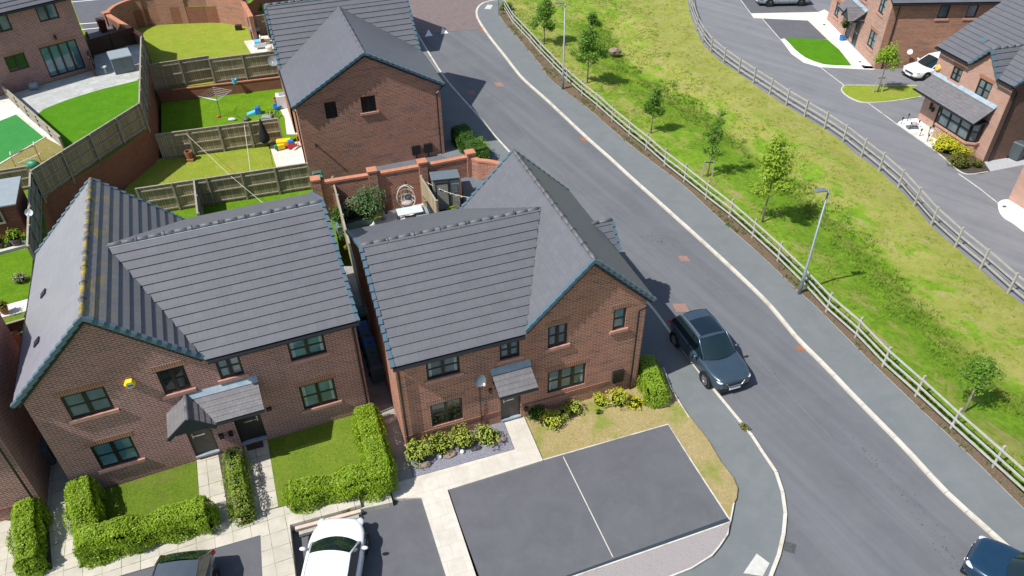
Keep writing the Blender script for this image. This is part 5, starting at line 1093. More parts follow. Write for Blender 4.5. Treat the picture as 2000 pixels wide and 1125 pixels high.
b=B(); p=G(974,30,.1); b.tube([p,p+Z*1.5],.035,8); tag(b.build('sign_post','galv'),'thin grey post standing at the pavement bend at the top','post')
# rock, culvert head in the meadow
b=B(); p=G(1199,108,-.5); b.blob((p.x,p.y,-.2),.55,.4,.35,n=7,k2=5,jit=.15); tag(b.build('rock','rock'),'brown boulder by the culvert mouth in the meadow','rock')
def mk(name,label,cat,mat,b,smooth=False,bevel=0,group=None): return tag(b.build(name,mat,smooth=smooth,bevel=bevel),label,cat,group)
# ================================================================ WHEELIE BINS
def bin_(label,p,z,rz,mat,group=None,s=1.0):
    T=thing('wheelie_bin',label,'bin',(p.x,p.y,z),rz,group); b=B(); w_,d_,h=.29*s,.36*s,.98*s
    b.hexa([(-w_*.8,-d_*.75,.06),(w_*.8,-d_*.75,.06),(w_*.8,d_*.75,.06),(-w_*.8,d_*.75,.06),(-w_,-d_,h),(w_,-d_,h),(w_,d_,h),(-w_,d_,h)]); b.build('body',mat,T,bevel=.02)
    b=B(); b.hexa([(-w_-.02,-d_-.05,h),(w_+.02,-d_-.05,h),(w_+.02,d_+.02,h),(-w_-.02,d_+.02,h),(-w_*.8,-d_*.8,h+.08),(w_*.8,-d_*.8,h+.08),(w_*.8,d_*.9,h+.08),(-w_*.8,d_*.9,h+.08)]); L=b.build('lid',mat,T,bevel=.02)
    b=B(); b.box(-.1,.1,-.1,.05,h+.08,h+.1); b.build('lid_panel','bingrey',L)
    b=B(); b.tube([(-w_,d_+.05,h-.03),(w_,d_+.05,h-.03)],.018,6); b.build('handle',mat,T)
    for sx in (-1,1): b=B(); b.tube([(sx*(w_+.01),d_*.8,.1),(sx*(w_-.05),d_*.8,.1)],.1,10); b.build('wheel','tyre',T)
    return T
for (a,c,mt,l) in ((703,607,'bingreen','green-lidded wheelie bin farthest back in the alley'),(709,637,'binblue','blue wheelie bin in the alley, behind a grey one'),(715,653,'bingrey','grey-green wheelie bin between the two blue ones in the alley'),(721,669,'binblue','blue wheelie bin in the middle of the alley row'),(727,688,'bingreen','dark green wheelie bin second from the front of the alley row'),(732,707,'bingrey','black wheelie bin at the front of the alley row')):
    bin_(l,G(a,c,1.3),.28,.36-PI/2*0,mt,'wheelie bins standing in the alley')
bin_('front black wheelie bin in the dark gap at the far left',G(78,868,1.6),.6,.37,'bingrey')
bin_('black wheelie bin behind the other one in the dark left gap',G(66,842,1.6),.6,.37,'bingrey')
bin_('dark red wheelie bin by the brick pillar at the top left',G(196,40,3.3),2.42,.6,'binbrown')
bin_('green wheelie bin behind the garden wall, against the upper house',G(620,340,1.0),.0,.3,'bingreen')
b=B(); p=G(1987,296,.6); bin_('grey wheelie bin against the shaded side wall at the right edge',p,.1,.5,'bingrey',s=1.1)
# ================================================================ GARDEN THINGS
def at(a,c,z): return G(a,c,z)
# egg chair
p=at(797,415,.3); T=thing('hanging_chair','egg-shaped hanging chair with cushions on a round black base on the patio','chair',tuple(p))
b=B(); b.tube([(.55*math.cos(t),.42*math.sin(t),.03) for t in [2*PI*i/20 for i in range(21)]],.03,6); b.build('base_ring','black',T); b=B(); b.tube([(0,.42,.03),(0,.55,1.0),(0,.4,1.75),(0,.1,1.95)],.03,6); b.build('stand','black',T)
for k in range(7):
    a=-PI*.5+PI*k/6; pts_=[]
    for i in range(17): t=-PI/2+2*PI*i/16; pts_.append((.5*math.cos(t),.38*abs(math.sin(a))*0+ .32*math.sin(a)*max(0,math.cos(t*.5)),1.05+.72*math.sin(t)))
b=B(); b.tube([(.5*math.cos(t)*(1-.12*math.sin(t)),-.1,1.08+.72*math.sin(t)) for t in [2*PI*i/24 for i in range(25)]],.028,6); b.build('rim','cream',T)
b=B()
for k in range(1,6):
    u=-.5+k/6; b.tube([(.5*math.cos(t)*(1-.12*math.sin(t))*(1-.12*abs(u)),-.1+.45*math.cos(u*2)*math.sin((i)/12*PI),1.08+.72*math.sin(t)*(1)) for i,t in enumerate([-PI/2+PI*j/12*1.0+0*u for j in range(13)])],.008,4) if 0 else b.tube([(-.48+.96*k/6,-.1+.45*math.sin(PI*j/10),1.08-.66+1.32*j/10) for j in range(11)],.012,4)
for k in range(1,5): b.tube([(-.46+.92*j/10,-.1+.42*math.sin(PI*j/10),.5+.28*k) for j in range(11)],.012,4)
b.build('basket','cream',T); b=B(); b.blob((0,.08,.6),.36,.28,.16,n=10); b.build('seat_cushion','cushion',T,smooth=True); b=B(); b.blob((.05,.16,.95),.2,.1,.2,n=8); b.build('pillow','grey',T,smooth=True)
# sofa and table, table cloth
p=at(826,424,.3); T=thing('garden_sofa','black rattan corner seat with grey cushions beside the patio fence','sofa',tuple(p),.3)
b=B(); b.box(-.45,.45,-.9,.4,.05,.32); b.build('seat_base','black',T,bevel=.02); b=B(); b.box(.33,.5,-.9,.4,.32,.75); b.build('backrest','black',T,bevel=.02); b=B(); b.box(-.42,.32,-.35,.35,.32,.45); b.build('cushion','greyl',T,bevel=.03); b=B(); b.box(-.42,.32,-.85,-.4,.32,.45); b.build('cushion','greyl',T,bevel=.03)
p=at(802,430,.3); T=thing('garden_table','pale glass-topped garden table in front of the hanging chair','table',tuple(p),.3); b=B(); b.box(-.7,.7,-.36,.36,.62,.66); b.build('tabletop','lamp',T)
for sx in (-.65,.65):
    for sy in (-.32,.32): b=B(); b.box(sx-.03,sx+.03,sy-.03,sy+.03,0,.62); b.build('leg','black',T)
patch('patio',[(700,470),(722,440),(760,415),(826,396),(852,430),(850,450),(720,470)],.3,'slabpatio',.2)
# planters
P_=[at(648,455,.3),at(727,432,.3)]
def planter(label,pts,h,mat='teal'):
    b=B(); b.prism(pts,.2,.3+h); o=b.build('planter',mat); tag(o,label,'planter'); c=sum(pts,V())/len(pts); b=B(); b.prism([c+(q-c)*.88 for q in pts],.3+h-.05,.3+h+.006); b.build('soil','soilg',o)
planter('long teal raised planter on the patio full of bushes',[at(660,452,.5),at(730,429,.5),at(724,412,.5),at(650,428,.5)],.42)
planter('low teal planter in the narrow bed by the gable',[at(680,470,.5),at(720,462,.5),at(716,452,.5),at(674,460,.5)],.3)
planter('small teal planter in the gap left of the gable roof',[at(685,500,.5),at(700,498,.5),at(694,482,.5),at(680,484,.5)],.4)
b=B(); p=at(750,428,.3); b.lathe([(.1,0),(.13,.05),(.06,.2),(.1,.35),(.07,.55)],tuple(p),10); mk('statue','small pale blue-grey statue on the patio beside the planter','statue','greyl',b,True)
b=B(); p=at(731,445,.3); b.lathe([(.1,0),(.05,.12),(.09,.25),(.03,.4)],tuple(p),8); mk('ornament','small white bird ornament on the corner of the planter','ornament','white',b,True)
# grey shed
p0,p1=at(850,411,.3),at(899.5,405.5,.3); d=(p1-p0); d.z=0; L=d.length; y=math.atan2(d.y,d.x); T=thing('garden_shed','grey resin garden shed with single door and small window','shed',tuple(p0),y)
b=B(); b.prism([(0,0),(L,0),(L,1.0),(0,1.0)],0,1.85); b.build('wall','shed',T); b=B(); b.hexa([(-.08,-.08,1.95),(L+.08,-.08,1.95),(L+.08,1.1,1.8),(-.08,1.1,1.8),(-.08,-.08,2.02),(L+.08,-.08,2.02),(L+.08,1.1,1.87),(-.08,1.1,1.87)]); b.build('roof','grey',T,bevel=.02); b=B(); b.box(.14,L*.56,-.03,-.002,.08,1.68); dd_=b.build('door','shed',T); b=B()
for q in ((.12,.16,.06,1.72),(L*.56,L*.56+.04,.06,1.72)): b.box(q[0],q[1],-.045,-.003,q[2],q[3])
b.box(.16,L*.56,-.045,-.003,1.68,1.72); b.box(L*.62,L*.62+.03,-.04,-.003,0,1.85); b.build('door_frame','black',T); b=B(); b.box(L*.7,L*.93,-.035,-.003,1.05,1.6); b.build('window','g_mid',T)
b=B(); b.prism([at(905,395,.3),at(960,388,.3),at(955,360,.3),at(900,368,.3)],.2,1.2); mk('storage_chest','dark blue-grey storage chest in the corner beyond the shed','chest','grey',b,bevel=.03)
# string of lights
b=B(); a,c=at(826,352,1.9),at(935,388,1.9); b.tube([a.lerp(c,i/10)-Z*.5*math.sin(PI*i/10)*.5 for i in range(11)],.012,4)
for i in range(1,10): q=a.lerp(c,i/10)-Z*.25*math.sin(PI*i/10); b.blob(tuple(q-Z*.05),.035,.035,.05,n=6,k2=4)
mk('string_lights','thin string of small white bulbs across the shed front','string lights','cream',b)
# rotary airer
p=at(432,228,.2); T=thing('clothes_airer','silver rotary clothes airer standing in the middle garden','clothes airer',tuple(p)); b=B(); b.tube([(0,0,0),(0,0,1.4)],.022,7); b.build('pole','bingrey',T)
for k in range(4): a=k*PI/2+.4; b=B(); b.tube([(0,0,1.15),(1.15*math.cos(a),1.15*math.sin(a),1.75)],.016,5); b.build('arm','galv',T)
b=B()
for r_ in (.5,.65,.8,.95,1.1):
    q=[(r_*math.cos(k*PI/2+.4),r_*math.sin(k*PI/2+.4),1.15+.52*r_) for k in range(5)]; b.tube(q,.007,4,cap=False)
b.build('washing_line','white',T)
# washing lines over the second garden
for q,l in (([(364,262,1.8),(640,437,1.8)][0:2],0),):
    b=B(); b.tube([at(364,262,1.85),at(452,345,1.85),at(520,402,1.85)],.01,4); mk('washing_line','long thin pale line slung diagonally over the yellow lawn','line','cream',b)
b=B(); b.tube([at(477,243,1.85),at(489,334,1.85)],.015,4); mk('washing_line','short thin pale line hanging down over the yellow lawn','line','cream',b)
# parasol cover
p=at(517,268,.95); b=B(); b.lathe([(.05,1.05),(.1,.8),(.2,.35),(.32,-.1),(.34,-.4),(.2,-.55)],(p.x,p.y-.1,1.2),10); mk('parasol_cover','black cloth parasol cover hanging against the fence','cover','cloth',b,True)
# fire basket, dark speaker box, garden buckets
b=B(); p=at(372,312,.2); b.prism([(p.x-.28,p.y-.28),(p.x+.28,p.y-.28),(p.x+.28,p.y+.28),(p.x-.28,p.y+.28)],.22,.35); b.lathe([(.2,.15),(.25,.6),(.2,.6),(.17,.25)],(p.x,p.y,.2),10); mk('fire_basket','small rusty fire basket standing on the yellow lawn','fire basket','rust',b)
b=B(); p=at(467,58,1.0); b.box(p.x-.25,p.x+.25,p.y-.2,p.y+.2,1.0,1.4); mk('planter_box','small black cube planter on the top lawn','planter','black',b,bevel=.03)
b=B(); p=at(459,163,1.1); b.lathe([(.14,0),(.18,.32),(.15,.32),(.12,.05)],tuple(p),12); mk('bucket','light blue bucket standing on the low retaining wall','bucket','sky',b)
# toys: middle garden
def toy(name,label,cat,mat,p,parts,rz=0):
    T=thing(name,label,cat,tuple(p),rz)
    for nm,mt,fn in parts: b=B(); fn(b); b.build(nm,mt,T,bevel=.02)
    return T
toy('toy_slide','pale blue toy slide lying on the green lawn','toy','sky',at(500,222,.2),[('slide','sky',lambda b:b.hexa([(-.6,-.2,0),(0,-.2,0),(0,.2,0),(-.6,.2,0),(-.6,-.2,.06),(0,-.2,.25),(0,.2,.25),(-.6,.2,.06)])),('steps','blue',lambda b:b.hexa([(0,-.22,0),(.4,-.22,0),(.4,.22,0),(0,.22,0),(.02,-.22,.5),(.28,-.22,.5),(.28,.22,.5),(.02,.22,.5)]))],.2)
toy('toy_house','large white plastic play kitchen by the house wall','toy','white',at(557,207,.25),[('body','white',lambda b:b.box(-.5,.5,-.35,.35,0,.9)),('worktop','greyl',lambda b:b.box(-.3,.4,-.25,.25,.9,.96))],.3)
toy('paddling_pool','blue round paddling tub beside the white play kitchen','toy','blue',at(543,211,.25),[('tub','blue',lambda b:b.lathe([(.3,0),(.34,.25),(.28,.25),(.26,.06)],(0,0,0),14))])
toy('toy_basket','tan basket of toys behind the blue tub','toy','terra',at(541,199,.25),[('basket','terra',lambda b:b.lathe([(.2,0),(.26,.3),(.22,.3),(.18,.05)],(0,0,0),10))])
def bike(label,p,mat,rz,s=1):
    T=thing('bicycle',label,'bicycle',tuple(p),rz)
    for x in (-.4*s,.4*s): b=B(); b.tube([(x+.24*s*math.cos(t),0,.25*s+.24*s*math.sin(t)) for t in [2*PI*i/14 for i in range(15)]],.02,5); b.build('wheel','tyre',T)
    b=B(); b.tube([(-.4*s,0,.25*s),(-.1*s,0,.3*s),(.3*s,0,.6*s),(.4*s,0,.25*s)],.02,5); b.tube([(-.1*s,0,.3*s),(-.2*s,0,.65*s)],.02,5); b.build('frame',mat,T); b=B(); b.tube([(.28*s,-.22,.7*s),(.28*s,.22,.7*s)],.015,5); b.build('handlebar','black',T); b=B(); b.box(-.3*s,-.1*s,-.05,.05,.64*s,.7*s); b.build('saddle','black',T)
bike('small dark green bicycle parked at the edge of the middle lawn',at(537,232,.2),'bingreen',1.2,.8); bike('small yellow bicycle next to the dark green one',at(528,228,.2),'yellow',1.5,.6)
toy('toy_crate','grey toy crate on the lawn edge next to the fence','crate','greyl',at(523,236,.2),[('box','greyl',lambda b:b.box(-.35,.35,-.2,.25,0,.35))])
b=B(); p=at(482,235,.2); b.blob((p.x,p.y,.3),.24,.24,.16,n=10); mk('ball','dark round ball on the middle lawn near the fence','ball','bingrey',b,True)
b=B(); p=at(454,235,.2); b.blob((p.x,p.y,.28),.3,.16,.12,n=10); mk('toy_boat','pale turquoise toy lying on the middle lawn','toy','lamp',b,True)
b=B(); p=at(429,226,.2); b.blob((p.x,p.y-.25,.25),.14,.1,.07,n=8); mk('toy_spade','small red toy at the foot of the clothes airer','toy','red',b,True)
# toys by the patio next to the house wall
toy('toy_cart','yellow and orange ride-on cart on the small patio','toy','yellow',at(556,287,.25),[('tub','yellow',lambda b:b.hexa([(-.4,-.2,.15),(.4,-.2,.15),(.4,.2,.15),(-.4,.2,.15),(-.45,-.25,.5),(.45,-.25,.5),(.45,.25,.5),(-.45,.25,.5)])),('axle_box','red',lambda b:b.box(-.3,.3,-.15,.15,0,.15))],.2)
toy('toy_digger','yellow toy digger with green bucket at the patio edge','toy','yellow',at(550,291,.25),[('cab','yellow',lambda b:b.box(-.22,.22,-.16,.16,.05,.35)),('bucket','green',lambda b:b.box(-.42,-.22,-.14,.14,.1,.35))],.5)
toy('toy_car','red and blue toy car beside the brick wall','toy','red',at(570,289,.25),[('body','red',lambda b:b.box(-.25,.25,-.18,.18,.05,.35)),('roof','blue',lambda b:b.box(-.18,.18,-.15,.15,.35,.55))],.4)
toy('toy_scooter','white and orange toy scooter by the corner of the house','toy','white',at(579,290,.25),[('deck','white',lambda b:b.box(-.3,.3,-.06,.06,.05,.1)),('stem','orange',lambda b:b.tube([(.25,0,.1),(.2,0,.7)],.03,6))],1.1)
# toys at the very top patio
toy('ride_on_car','pale blue and white ride-on toy car on the top patio','toy','sky',at(511,93,1.05),[('body','lamp',lambda b:b.box(-.45,.45,-.3,.3,.12,.45)),('hood','sky',lambda b:b.box(-.45,0,-.28,.28,.45,.6)),('screen','white',lambda b:b.box(.0,.08,-.26,.26,.45,.95)),('seat','red',lambda b:b.box(.1,.35,-.15,.15,.45,.65))],.25)
toy('barbecue','grey kettle barbecue on legs beside the timber gate','barbecue','greyl',at(501,76,1.05),[('lid','greyl',lambda b:b.box(-.35,.35,-.25,.25,.7,.95)),('trolley','black',lambda b:b.box(-.3,.3,-.2,.2,0,.7))],.2)
toy('play_table','cream square play table next to the top house','table','cream',at(520,84,1.05),[('top','cream',lambda b:b.box(-.45,.45,-.35,.35,.4,.48)),('base','cream',lambda b:b.box(-.3,.3,-.25,.25,0,.4))],.2)
toy('stool','round cream stool by the ride-on car','stool','cream',at(526,98,1.05),[('seat','cream',lambda b:b.lathe([(.25,0),(.27,.3),(.2,.33)],(0,0,0),12))])
toy('scooter','dark blue child scooter left of the ride-on car','scooter','blue',at(501,90,1.05),[('deck','binblue',lambda b:b.box(-.3,.3,-.06,.06,.05,.12)),('stem','binblue',lambda b:b.tube([(.25,0,.1),(.2,0,.8)],.03,6))],1.3)
# storage box by the top left patio
p0,p1=at(226.7,146.7,2.44),at(266,138.5,2.44); d=(p1-p0); L=d.length; T=thing('storage_box','large grey storage box with double doors on the top left patio','storage box',tuple(p0),math.atan2(d.y,d.x))
b=B(); b.box(0,L,0,1.1,0,1.1); b.build('body','grey',T,bevel=.02); b=B(); b.hexa([(-.05,-.06,1.1),(L+.05,-.06,1.1),(L+.05,1.2,1.2),(-.05,1.2,1.2),(-.03,-.04,1.16),(L+.03,-.04,1.16),(L+.03,1.18,1.3),(-.03,1.18,1.3)]); b.build('lid','greyl',T); 
for s in (0,1): b=B(); b.box(.05+s*(L/2-.03),L/2-.03+s*(L/2-.03),-.02,-.002,.06,1.04); b.build('door','grey',T)
b=B(); p=at(207,143,2.44); b.lathe([(.14,0),(.06,.12),(.05,.35),(.2,.45),(.2,.5),(.03,.48)],tuple(p),12); mk('bird_bath','small cream stone bird bath by the storage box','bird bath','cream',b,True)
b=B(); p=at(69,175,2.44); b.tube([p+V((-.2,0,.25)),p+V((.2,.05,.25))],.24,12); b.box(p.x-.25,p.x-.2,p.y-.2,p.y+.2,2.44,2.9); mk('hose_reel','grey garden hose reel at the end of the top left patio','hose reel','greyl',b)
# goal
T=thing('football_goal','small red-framed football goal with pale net on the rough grass','goal',tuple(at(35,335,2.45))); q0=at(35,336,2.45); A=at(80,316,2.45)-q0; hh=Z*1.0; back=V((-.5,.9,0))
b=B(); b.tube([V((0,0,0)),hh,A+hh,A],.03,6); b.build('frame','rust',T); b=B(); b.tube([hh,hh+back*.5,back,A+back,A+hh+back*.5,A+hh],.022,5); b.build('back_frame','white',T)
b=B()
for i in range(9): t=i/8; b.tube([A*t+hh,A*t+hh+back*.5,A*t+back],.006,3)
b.build('net','net',T)
b=B(); p=at(66,326,2.6); b.blob((p.x,p.y,2.75),.4,.25,.25,n=9,k2=6,jit=.1); mk('lawn_mower','dark green plastic garden machine beside the goal','garden machine','green',b,True)
b=B(); p=at(52,338,2.6); b.blob((p.x,p.y,2.6),.25,.18,.18,n=9,k2=6,jit=.1); mk('toy','pale turquoise plastic toy at the corner of the fence','toy','lamp',b,True)
# cabin
p0,p1=at(-40,478,2.4),at(62,460,2.4); d=p1-p0; d.z=0; L=d.length; T=thing('wooden_cabin','red-brown timber summerhouse with grey felt roof on the left edge','summerhouse',(p1.x,p1.y,2.4),math.atan2(d.y,d.x))
p7=at(-40,478,2.4)
b=B(); b.box(-4.5,-.1,0,2.0,0,1.85); b.build('wall','clad',T); b=B(); b.hexa([(-4.6,-.2,1.9),(.05,-.2,1.9),(.05,2.1,2.15),(-4.6,2.1,2.15),(-4.6,-.2,1.96),(.05,-.2,1.96),(.05,2.1,2.22),(-4.6,2.1,2.22)]); b.build('roof','greyl',T); window(T,O0,UX,(-2.0,-.75,.95,1.65),2,'g_dark',0,False,False,fm='rail',dep=-.06)
for (a,c,r_,mt,pm,l) in ((35,478,.27,'lf_hedge','purple','purple pot with a leafy green plant on the ledge'),(53,474,.17,'lf_hedge','white','white pot with a small green plant at the ledge end'),(3,482,.2,'lf_olive','purple','dark pot with a red plant on the left end of the ledge'),(18,480,.16,'lf_hedge','bingrey','small grey pot with a low green plant on the ledge'),(10,610,.2,'lf_olive','terra','terracotta pot on the lower left paving')):
    z_=2.52; p=at(a,c,z_); T=thing('potted_plant',l,'potted plant',tuple(p)); b=B(); b.lathe([(r_*.7,0),(r_,r_*1.4),(r_*.85,r_*1.4),(r_*.8,r_*1.2)],(0,0,0),12); b.build('pot',pm,T); s_=shrub('',(0,0),r_*1.1,r_*1.5,r_*2.2,mt,n=120,size=.12,name='plant',parent=T,world=True)
p=at(1673.5-30,79,.11); T=thing('potted_tree','small olive-leaved standard tree in a blue pot by the twin porch','potted tree',tuple(p)); b=B(); b.lathe([(.18,0),(.24,.4),(.2,.4),(.18,.34)],(0,0,0),12); b.build('pot','blue',T); b=B(); b.tube([(0,0,.3),(0,0,1.2)],.025,6); b.build('trunk','bark',T); shrub('',(0,0),1.0,.45,.7,'lf_olive',n=260,name='crown',parent=T,world=True)
# satellite dishes
def dish(label,p,face,r=.3,mat='greyl',mast=None,col=None):
    T=thing('satellite_dish',label,'satellite dish',tuple(p)); f=V(face).normalized(); a=f.cross(Z).normalized(); u=a.cross(f); b=B(); k=16
    rings=[(0,-.06),(.5,-.045),(1,0)]; vs=[]
    for q,dz in rings: vs.append([f*dz+(a*math.cos(2*PI*i/k)+u*math.sin(2*PI*i/k))*r*max(q,.02) for i in range(k)])
    for i in range(2):
        for j in range(k): b.poly([vs[i][j],vs[i][(j+1)%k],vs[i+1][(j+1)%k],vs[i+1][j]])
    b.build('reflector',mat,T,smooth=True); b=B(); e=f*.35-Z*.1; b.tube([-u*r*.8,e],.012,5); b.box(e.x-.04,e.x+.04,e.y-.04,e.y+.04,e.z-.03,e.z+.05); b.build('receiver','white',T)
    b=B(); b.tube([-f*.05,-f*.05+V(mast[0]),-f*.05+V(mast[1])],.022,6); b.build('mast','galv',T)
def onf(H,u,dout,z): c,s=math.cos(H['yaw']),math.sin(H['yaw']); return V((H['x']+c*u+s*dout,H['y']+s*u-c*dout,H['z0']+z))
m=L2(936,745); dish('grey satellite dish on a mast beside the brown front door',onf(H2,m[0]-.1,.5,m[1]+.55),(.35,-.6,.35),.24,'grey',((-.05,.1,-.15),(-.1,.4,-.2)))
b=B(); q=onf(H2,m[0],.04,0); b.tube([q+Z*.3,q+Z*(m[1]+.3)],.018,5); mk('cable','thin dark cable running down the brick under the satellite dish','cable','black',b)
dish('grey-blue satellite dish at the eave corner of the T-shaped roof',G(533,119,4.4),(.2,-.9,.3),.33,'greyl',((.1,.1,-.1),(.3,.3,-.15)))
dish('white satellite dish on the side wall of the top right house',tuple(V(C5)+V((-U5.y,U5.x,0))*S5(1771,105)[0]+U5*.35+Z*(S5(1771,105)[1]+.3)),(-.3,-.9,.3),.2,'white',((0,.1,-.1),(0,.3,-.12)))
dish('pale blue satellite dish on the fence post by the cabin',G(56,415,4.2),(.3,-.8,.4),.18,'lamp',((.05,.1,-.2),(.1,.2,-.6)))
# door mats, planks, rocks, balls, stepping lights
def slab_(name,label,cat,pts,z,h,mat): b=B(); b.prism(px(pts,z),z,z+h); return mk(name,label,cat,mat,b)
slab_('door_mat','dark brown door mat at the right-hand front door','door mat',[(480,867),(512,858),(515,873),(483,881)],.61,.03,'mat_b')
slab_('door_mat','tan door mat at the blue-grey door of the right house','door mat',[(1815,247),(1820,245),(1834,254),(1829,257)],.13,.03,'mat_t')
for i,(q,l) in enumerate((([(572,1026),(704,993)],'topmost pale timber sleeper leaning against the terrace wall'),([(578,1037),(706,1002)],'orange-tinged timber sleeper in the middle of the stack by the white car'),([(585,1045),(702,1011)],'lowest timber sleeper lying on the bay behind the white car'))):
    a,c=G(*q[0],.3),G(*q[1],.3); b=B(); b.bar(a+Z*(.14-.05*i),c+Z*(.14-.05*i),.14,.16); mk('timber_sleeper',l,'timber','timber' if i==1 else 'rail',b,bevel=.01)
slab_('step','paved lower step at the right end of the terrace','step',[(705,957),(756,944),(768,976),(713,990)],.38,.03,'slab') if 0 else None
for a,c,r_,mt,l in ((832,909,.14,'rock','dark flat rock on the slate bed, nearest the alley'),(880,889,.17,'rock','red-brown rock in the middle of the slate bed'),(930,877,.12,'iron','dark narrow rock on the slate bed by the path'),(977,861,.15,'rock','brown rock beside the shrub next to the door path')):
    p=G(a,c,.3); b=B(); b.blob((0,0,.05),r_*1.8,r_,.09,n=7,k2=4,jit=.12); o=mk('rock',l,'rock',mt,b); o.location=p; o.rotation_euler=(0,0,.35)
for a,c,l in ((859,894,'smaller white ball light on the slate bed'),(903,884,'larger white ball light on the slate bed')):
    p=G(a,c,.3); b=B(); b.blob((p.x,p.y,.36),.09,.09,.09,n=10,k2=7); mk('ball_light',l,'ball light','white',b,True)
for i,(a,c) in enumerate(((1760,243),(1772,236),(1776,253),(1796,266),(1813,262),(1810,277),(1792,249))):
    p=G(a,c,.12); b=B(); b.tube([p,p+Z*.45],.022,6); b.tube([p+Z*.4,p+Z*.52],.05,7); o=mk('garden_light','black spike garden light standing in the white gravel of the right house','garden light','black',b); o['group']='spike lights in the white gravel'
p=G(1781,250,.12); T=thing('garden_ornament','grey and pink garden ornament on the white gravel bed','ornament',tuple(p)); b=B(); b.box(-.35,.35,-.2,.2,0,.12); b.build('base','grey',T); b=B(); b.lathe([(.1,.12),(.2,.3),(.12,.4)],(.1,0,0),8); b.build('pot','cushion',T)
# ================================================================ CARS
def car(label,paint,L,Wd,H,loc,yaw,style='suv',z=0,roofglass=False,rails=False,rim='rim',name='parked_car',tail='red'):
    T=thing(name,label,'car',(loc[0],loc[1],z),yaw); hl=L/2; w_=Wd/2; suv=style=='suv'
    zb=.24 if suv else .17; belt=H*.60; hood=H*.585; wb=L*.305
    P={'suv':dict(wsb=.19,rf=.015,rr=-.36,rb=-.455,nose=.53),'hatch':dict(wsb=.21,rf=.03,rr=-.33,rb=-.47,nose=.5),'coupe':dict(wsb=.26,rf=.09,rr=-.2,rb=-.4,nose=.5)}[style]
    def topz(x):
        t=x/L
        if t>P['wsb']: k=(t-P['wsb'])/(.5-P['wsb']); return hood-(hood-H*P['nose'])*k**1.6
        if t<P['rb']+.02: return belt-.02
        return belt+.0
    def wid(x):
        t=abs(x)/hl; return w_*(1-.035*t**2-((.42 if style=='coupe' else .26) if x>0 else .17)*max(0,(t-.6)/.4)**2.1)
    xs=[-hl,-hl*.975,-hl*.9,-hl*.75,-hl*.6,-hl*.45,-hl*.2,0,hl*.2,hl*.38,hl*.5,hl*.62,hl*.76,hl*.88,hl*.96,hl]
    b=B(); k=0; rows=[]
    for x in xs:
        ww=wid(x); zt=topz(x); e=max(0,(abs(x)/hl-.9)/.1); zlo=zb+.1*e*e; 
        if abs(x)/hl>.99: zt-=.14 if x>0 else .05; zlo+=.05
        pr=[(0,zlo),(ww*.82,zlo),(ww*.97,zlo+.1),(ww,H*.3),(ww*.995,H*.43),(ww*.97,zt-.07),(ww*.9,zt-.012),(ww*.55,zt+.02),(0,zt+.035)]
        if x<=P['wsb']*L and x>P['rb']*L: pr[7]=(ww*.55,zt); pr[8]=(0,zt)
        rows.append([(x,y,z_) for y,z_ in pr]+[(x,-y,z_) for y,z_ in pr[-2:0:-1]])
    n=len(rows[0]); b.v=[p for r_ in rows for p in r_]
    for i in range(len(rows)-1):
        for j in range(n): q=(j+1)%n; b.f.append((i*n+j,i*n+q,(i+1)*n+q,(i+1)*n+j)); b.m.append(0)
    b.f.append(tuple(range(n))); b.f.append(tuple(range((len(rows)-1)*n,len(rows)*n))); b.m+=[0,0]
    b.build('body',paint,T,smooth=True,subd=1)
    X=lambda t:t*L; zr=H; wr=w_*.70; wbt=w_*.90
    # cabin: dark glass shell with painted roof and pillars
    fr=[(X(P['wsb']),belt-.0),(X(P['rf']),zr-.05),(X((P['rf']+P['rr'])/2),zr),(X(P['rr']),zr-.06),(X(P['rb']),belt)]
    def sec(x,z_,cr=0):
        t=(z_-belt)/(zr-belt); hw=wbt+(wr-wbt)*max(0,t)**1.1; return hw
    b=B(); a=[(X(P['wsb'])-.02,wbt*.86,belt),(X(P['rf']),wr*.92,zr-.06),(X(P['rr']),wr*.92,zr-.07),(X(P['rb'])+.02,wbt*.86,belt)]
    m0=(X(P['wsb'])-.28,wbt,belt); m3_=(X(P['rb'])+.22,wbt*.97,belt)
    def both(p): return V(p),V((p[0],-p[1],p[2]))
    # windscreen
    k=6
    def grid(A0,A1,B0,B1,bow,mat,nm,inset=0):
        g=B(); R=[]
        for i in range(5):
            t=i/4; p=V(A0).lerp(V(B0),t); q=V(A1).lerp(V(B1),t); row=[]
            for j in range(9):
                s=j/8; bw=V(bow).lerp(V((.06,0,bow[2])) if nm=='w' else V(bow),t) if nm!='r' else V((.07*(1-t)**3,0,bow[2])); r_=p.lerp(q,s)+bw*(4*s*(1-s)); row.append(r_+V((0,0,.02*math.sin(PI*t))))
            R.append(row)
        for i in range(4):
            for j in range(8): g.poly([R[i][j],R[i][j+1],R[i+1][j+1],R[i+1][j]])
        return g
    def shell(g,nm,mat,par=T):
        o=g.build(nm,mat,par,smooth=True,fix=False); w2_=o.modifiers.new('weld','WELD'); w2_.merge_threshold=.001; return o
    shell(grid(a[0],(a[0][0],-a[0][1],a[0][2]),a[1],(a[1][0],-a[1][1],a[1][2]),(.2,0,.04),0,'w'),'windscreen','car_glass')
    shell(grid(a[3],(a[3][0],-a[3][1],a[3][2]),a[2],(a[2][0],-a[2][1],a[2][2]),(-.08,0,.01),0,''),'rear_window','car_glass')
    rt=grid((a[1][0]+.03,wr,zr-.08),(a[1][0]+.03,-wr,zr-.08),(a[2][0],wr,zr-.085),(a[2][0],-wr,zr-.085),(0,0,.07),0,'r'); shell(rt,'roof',paint)
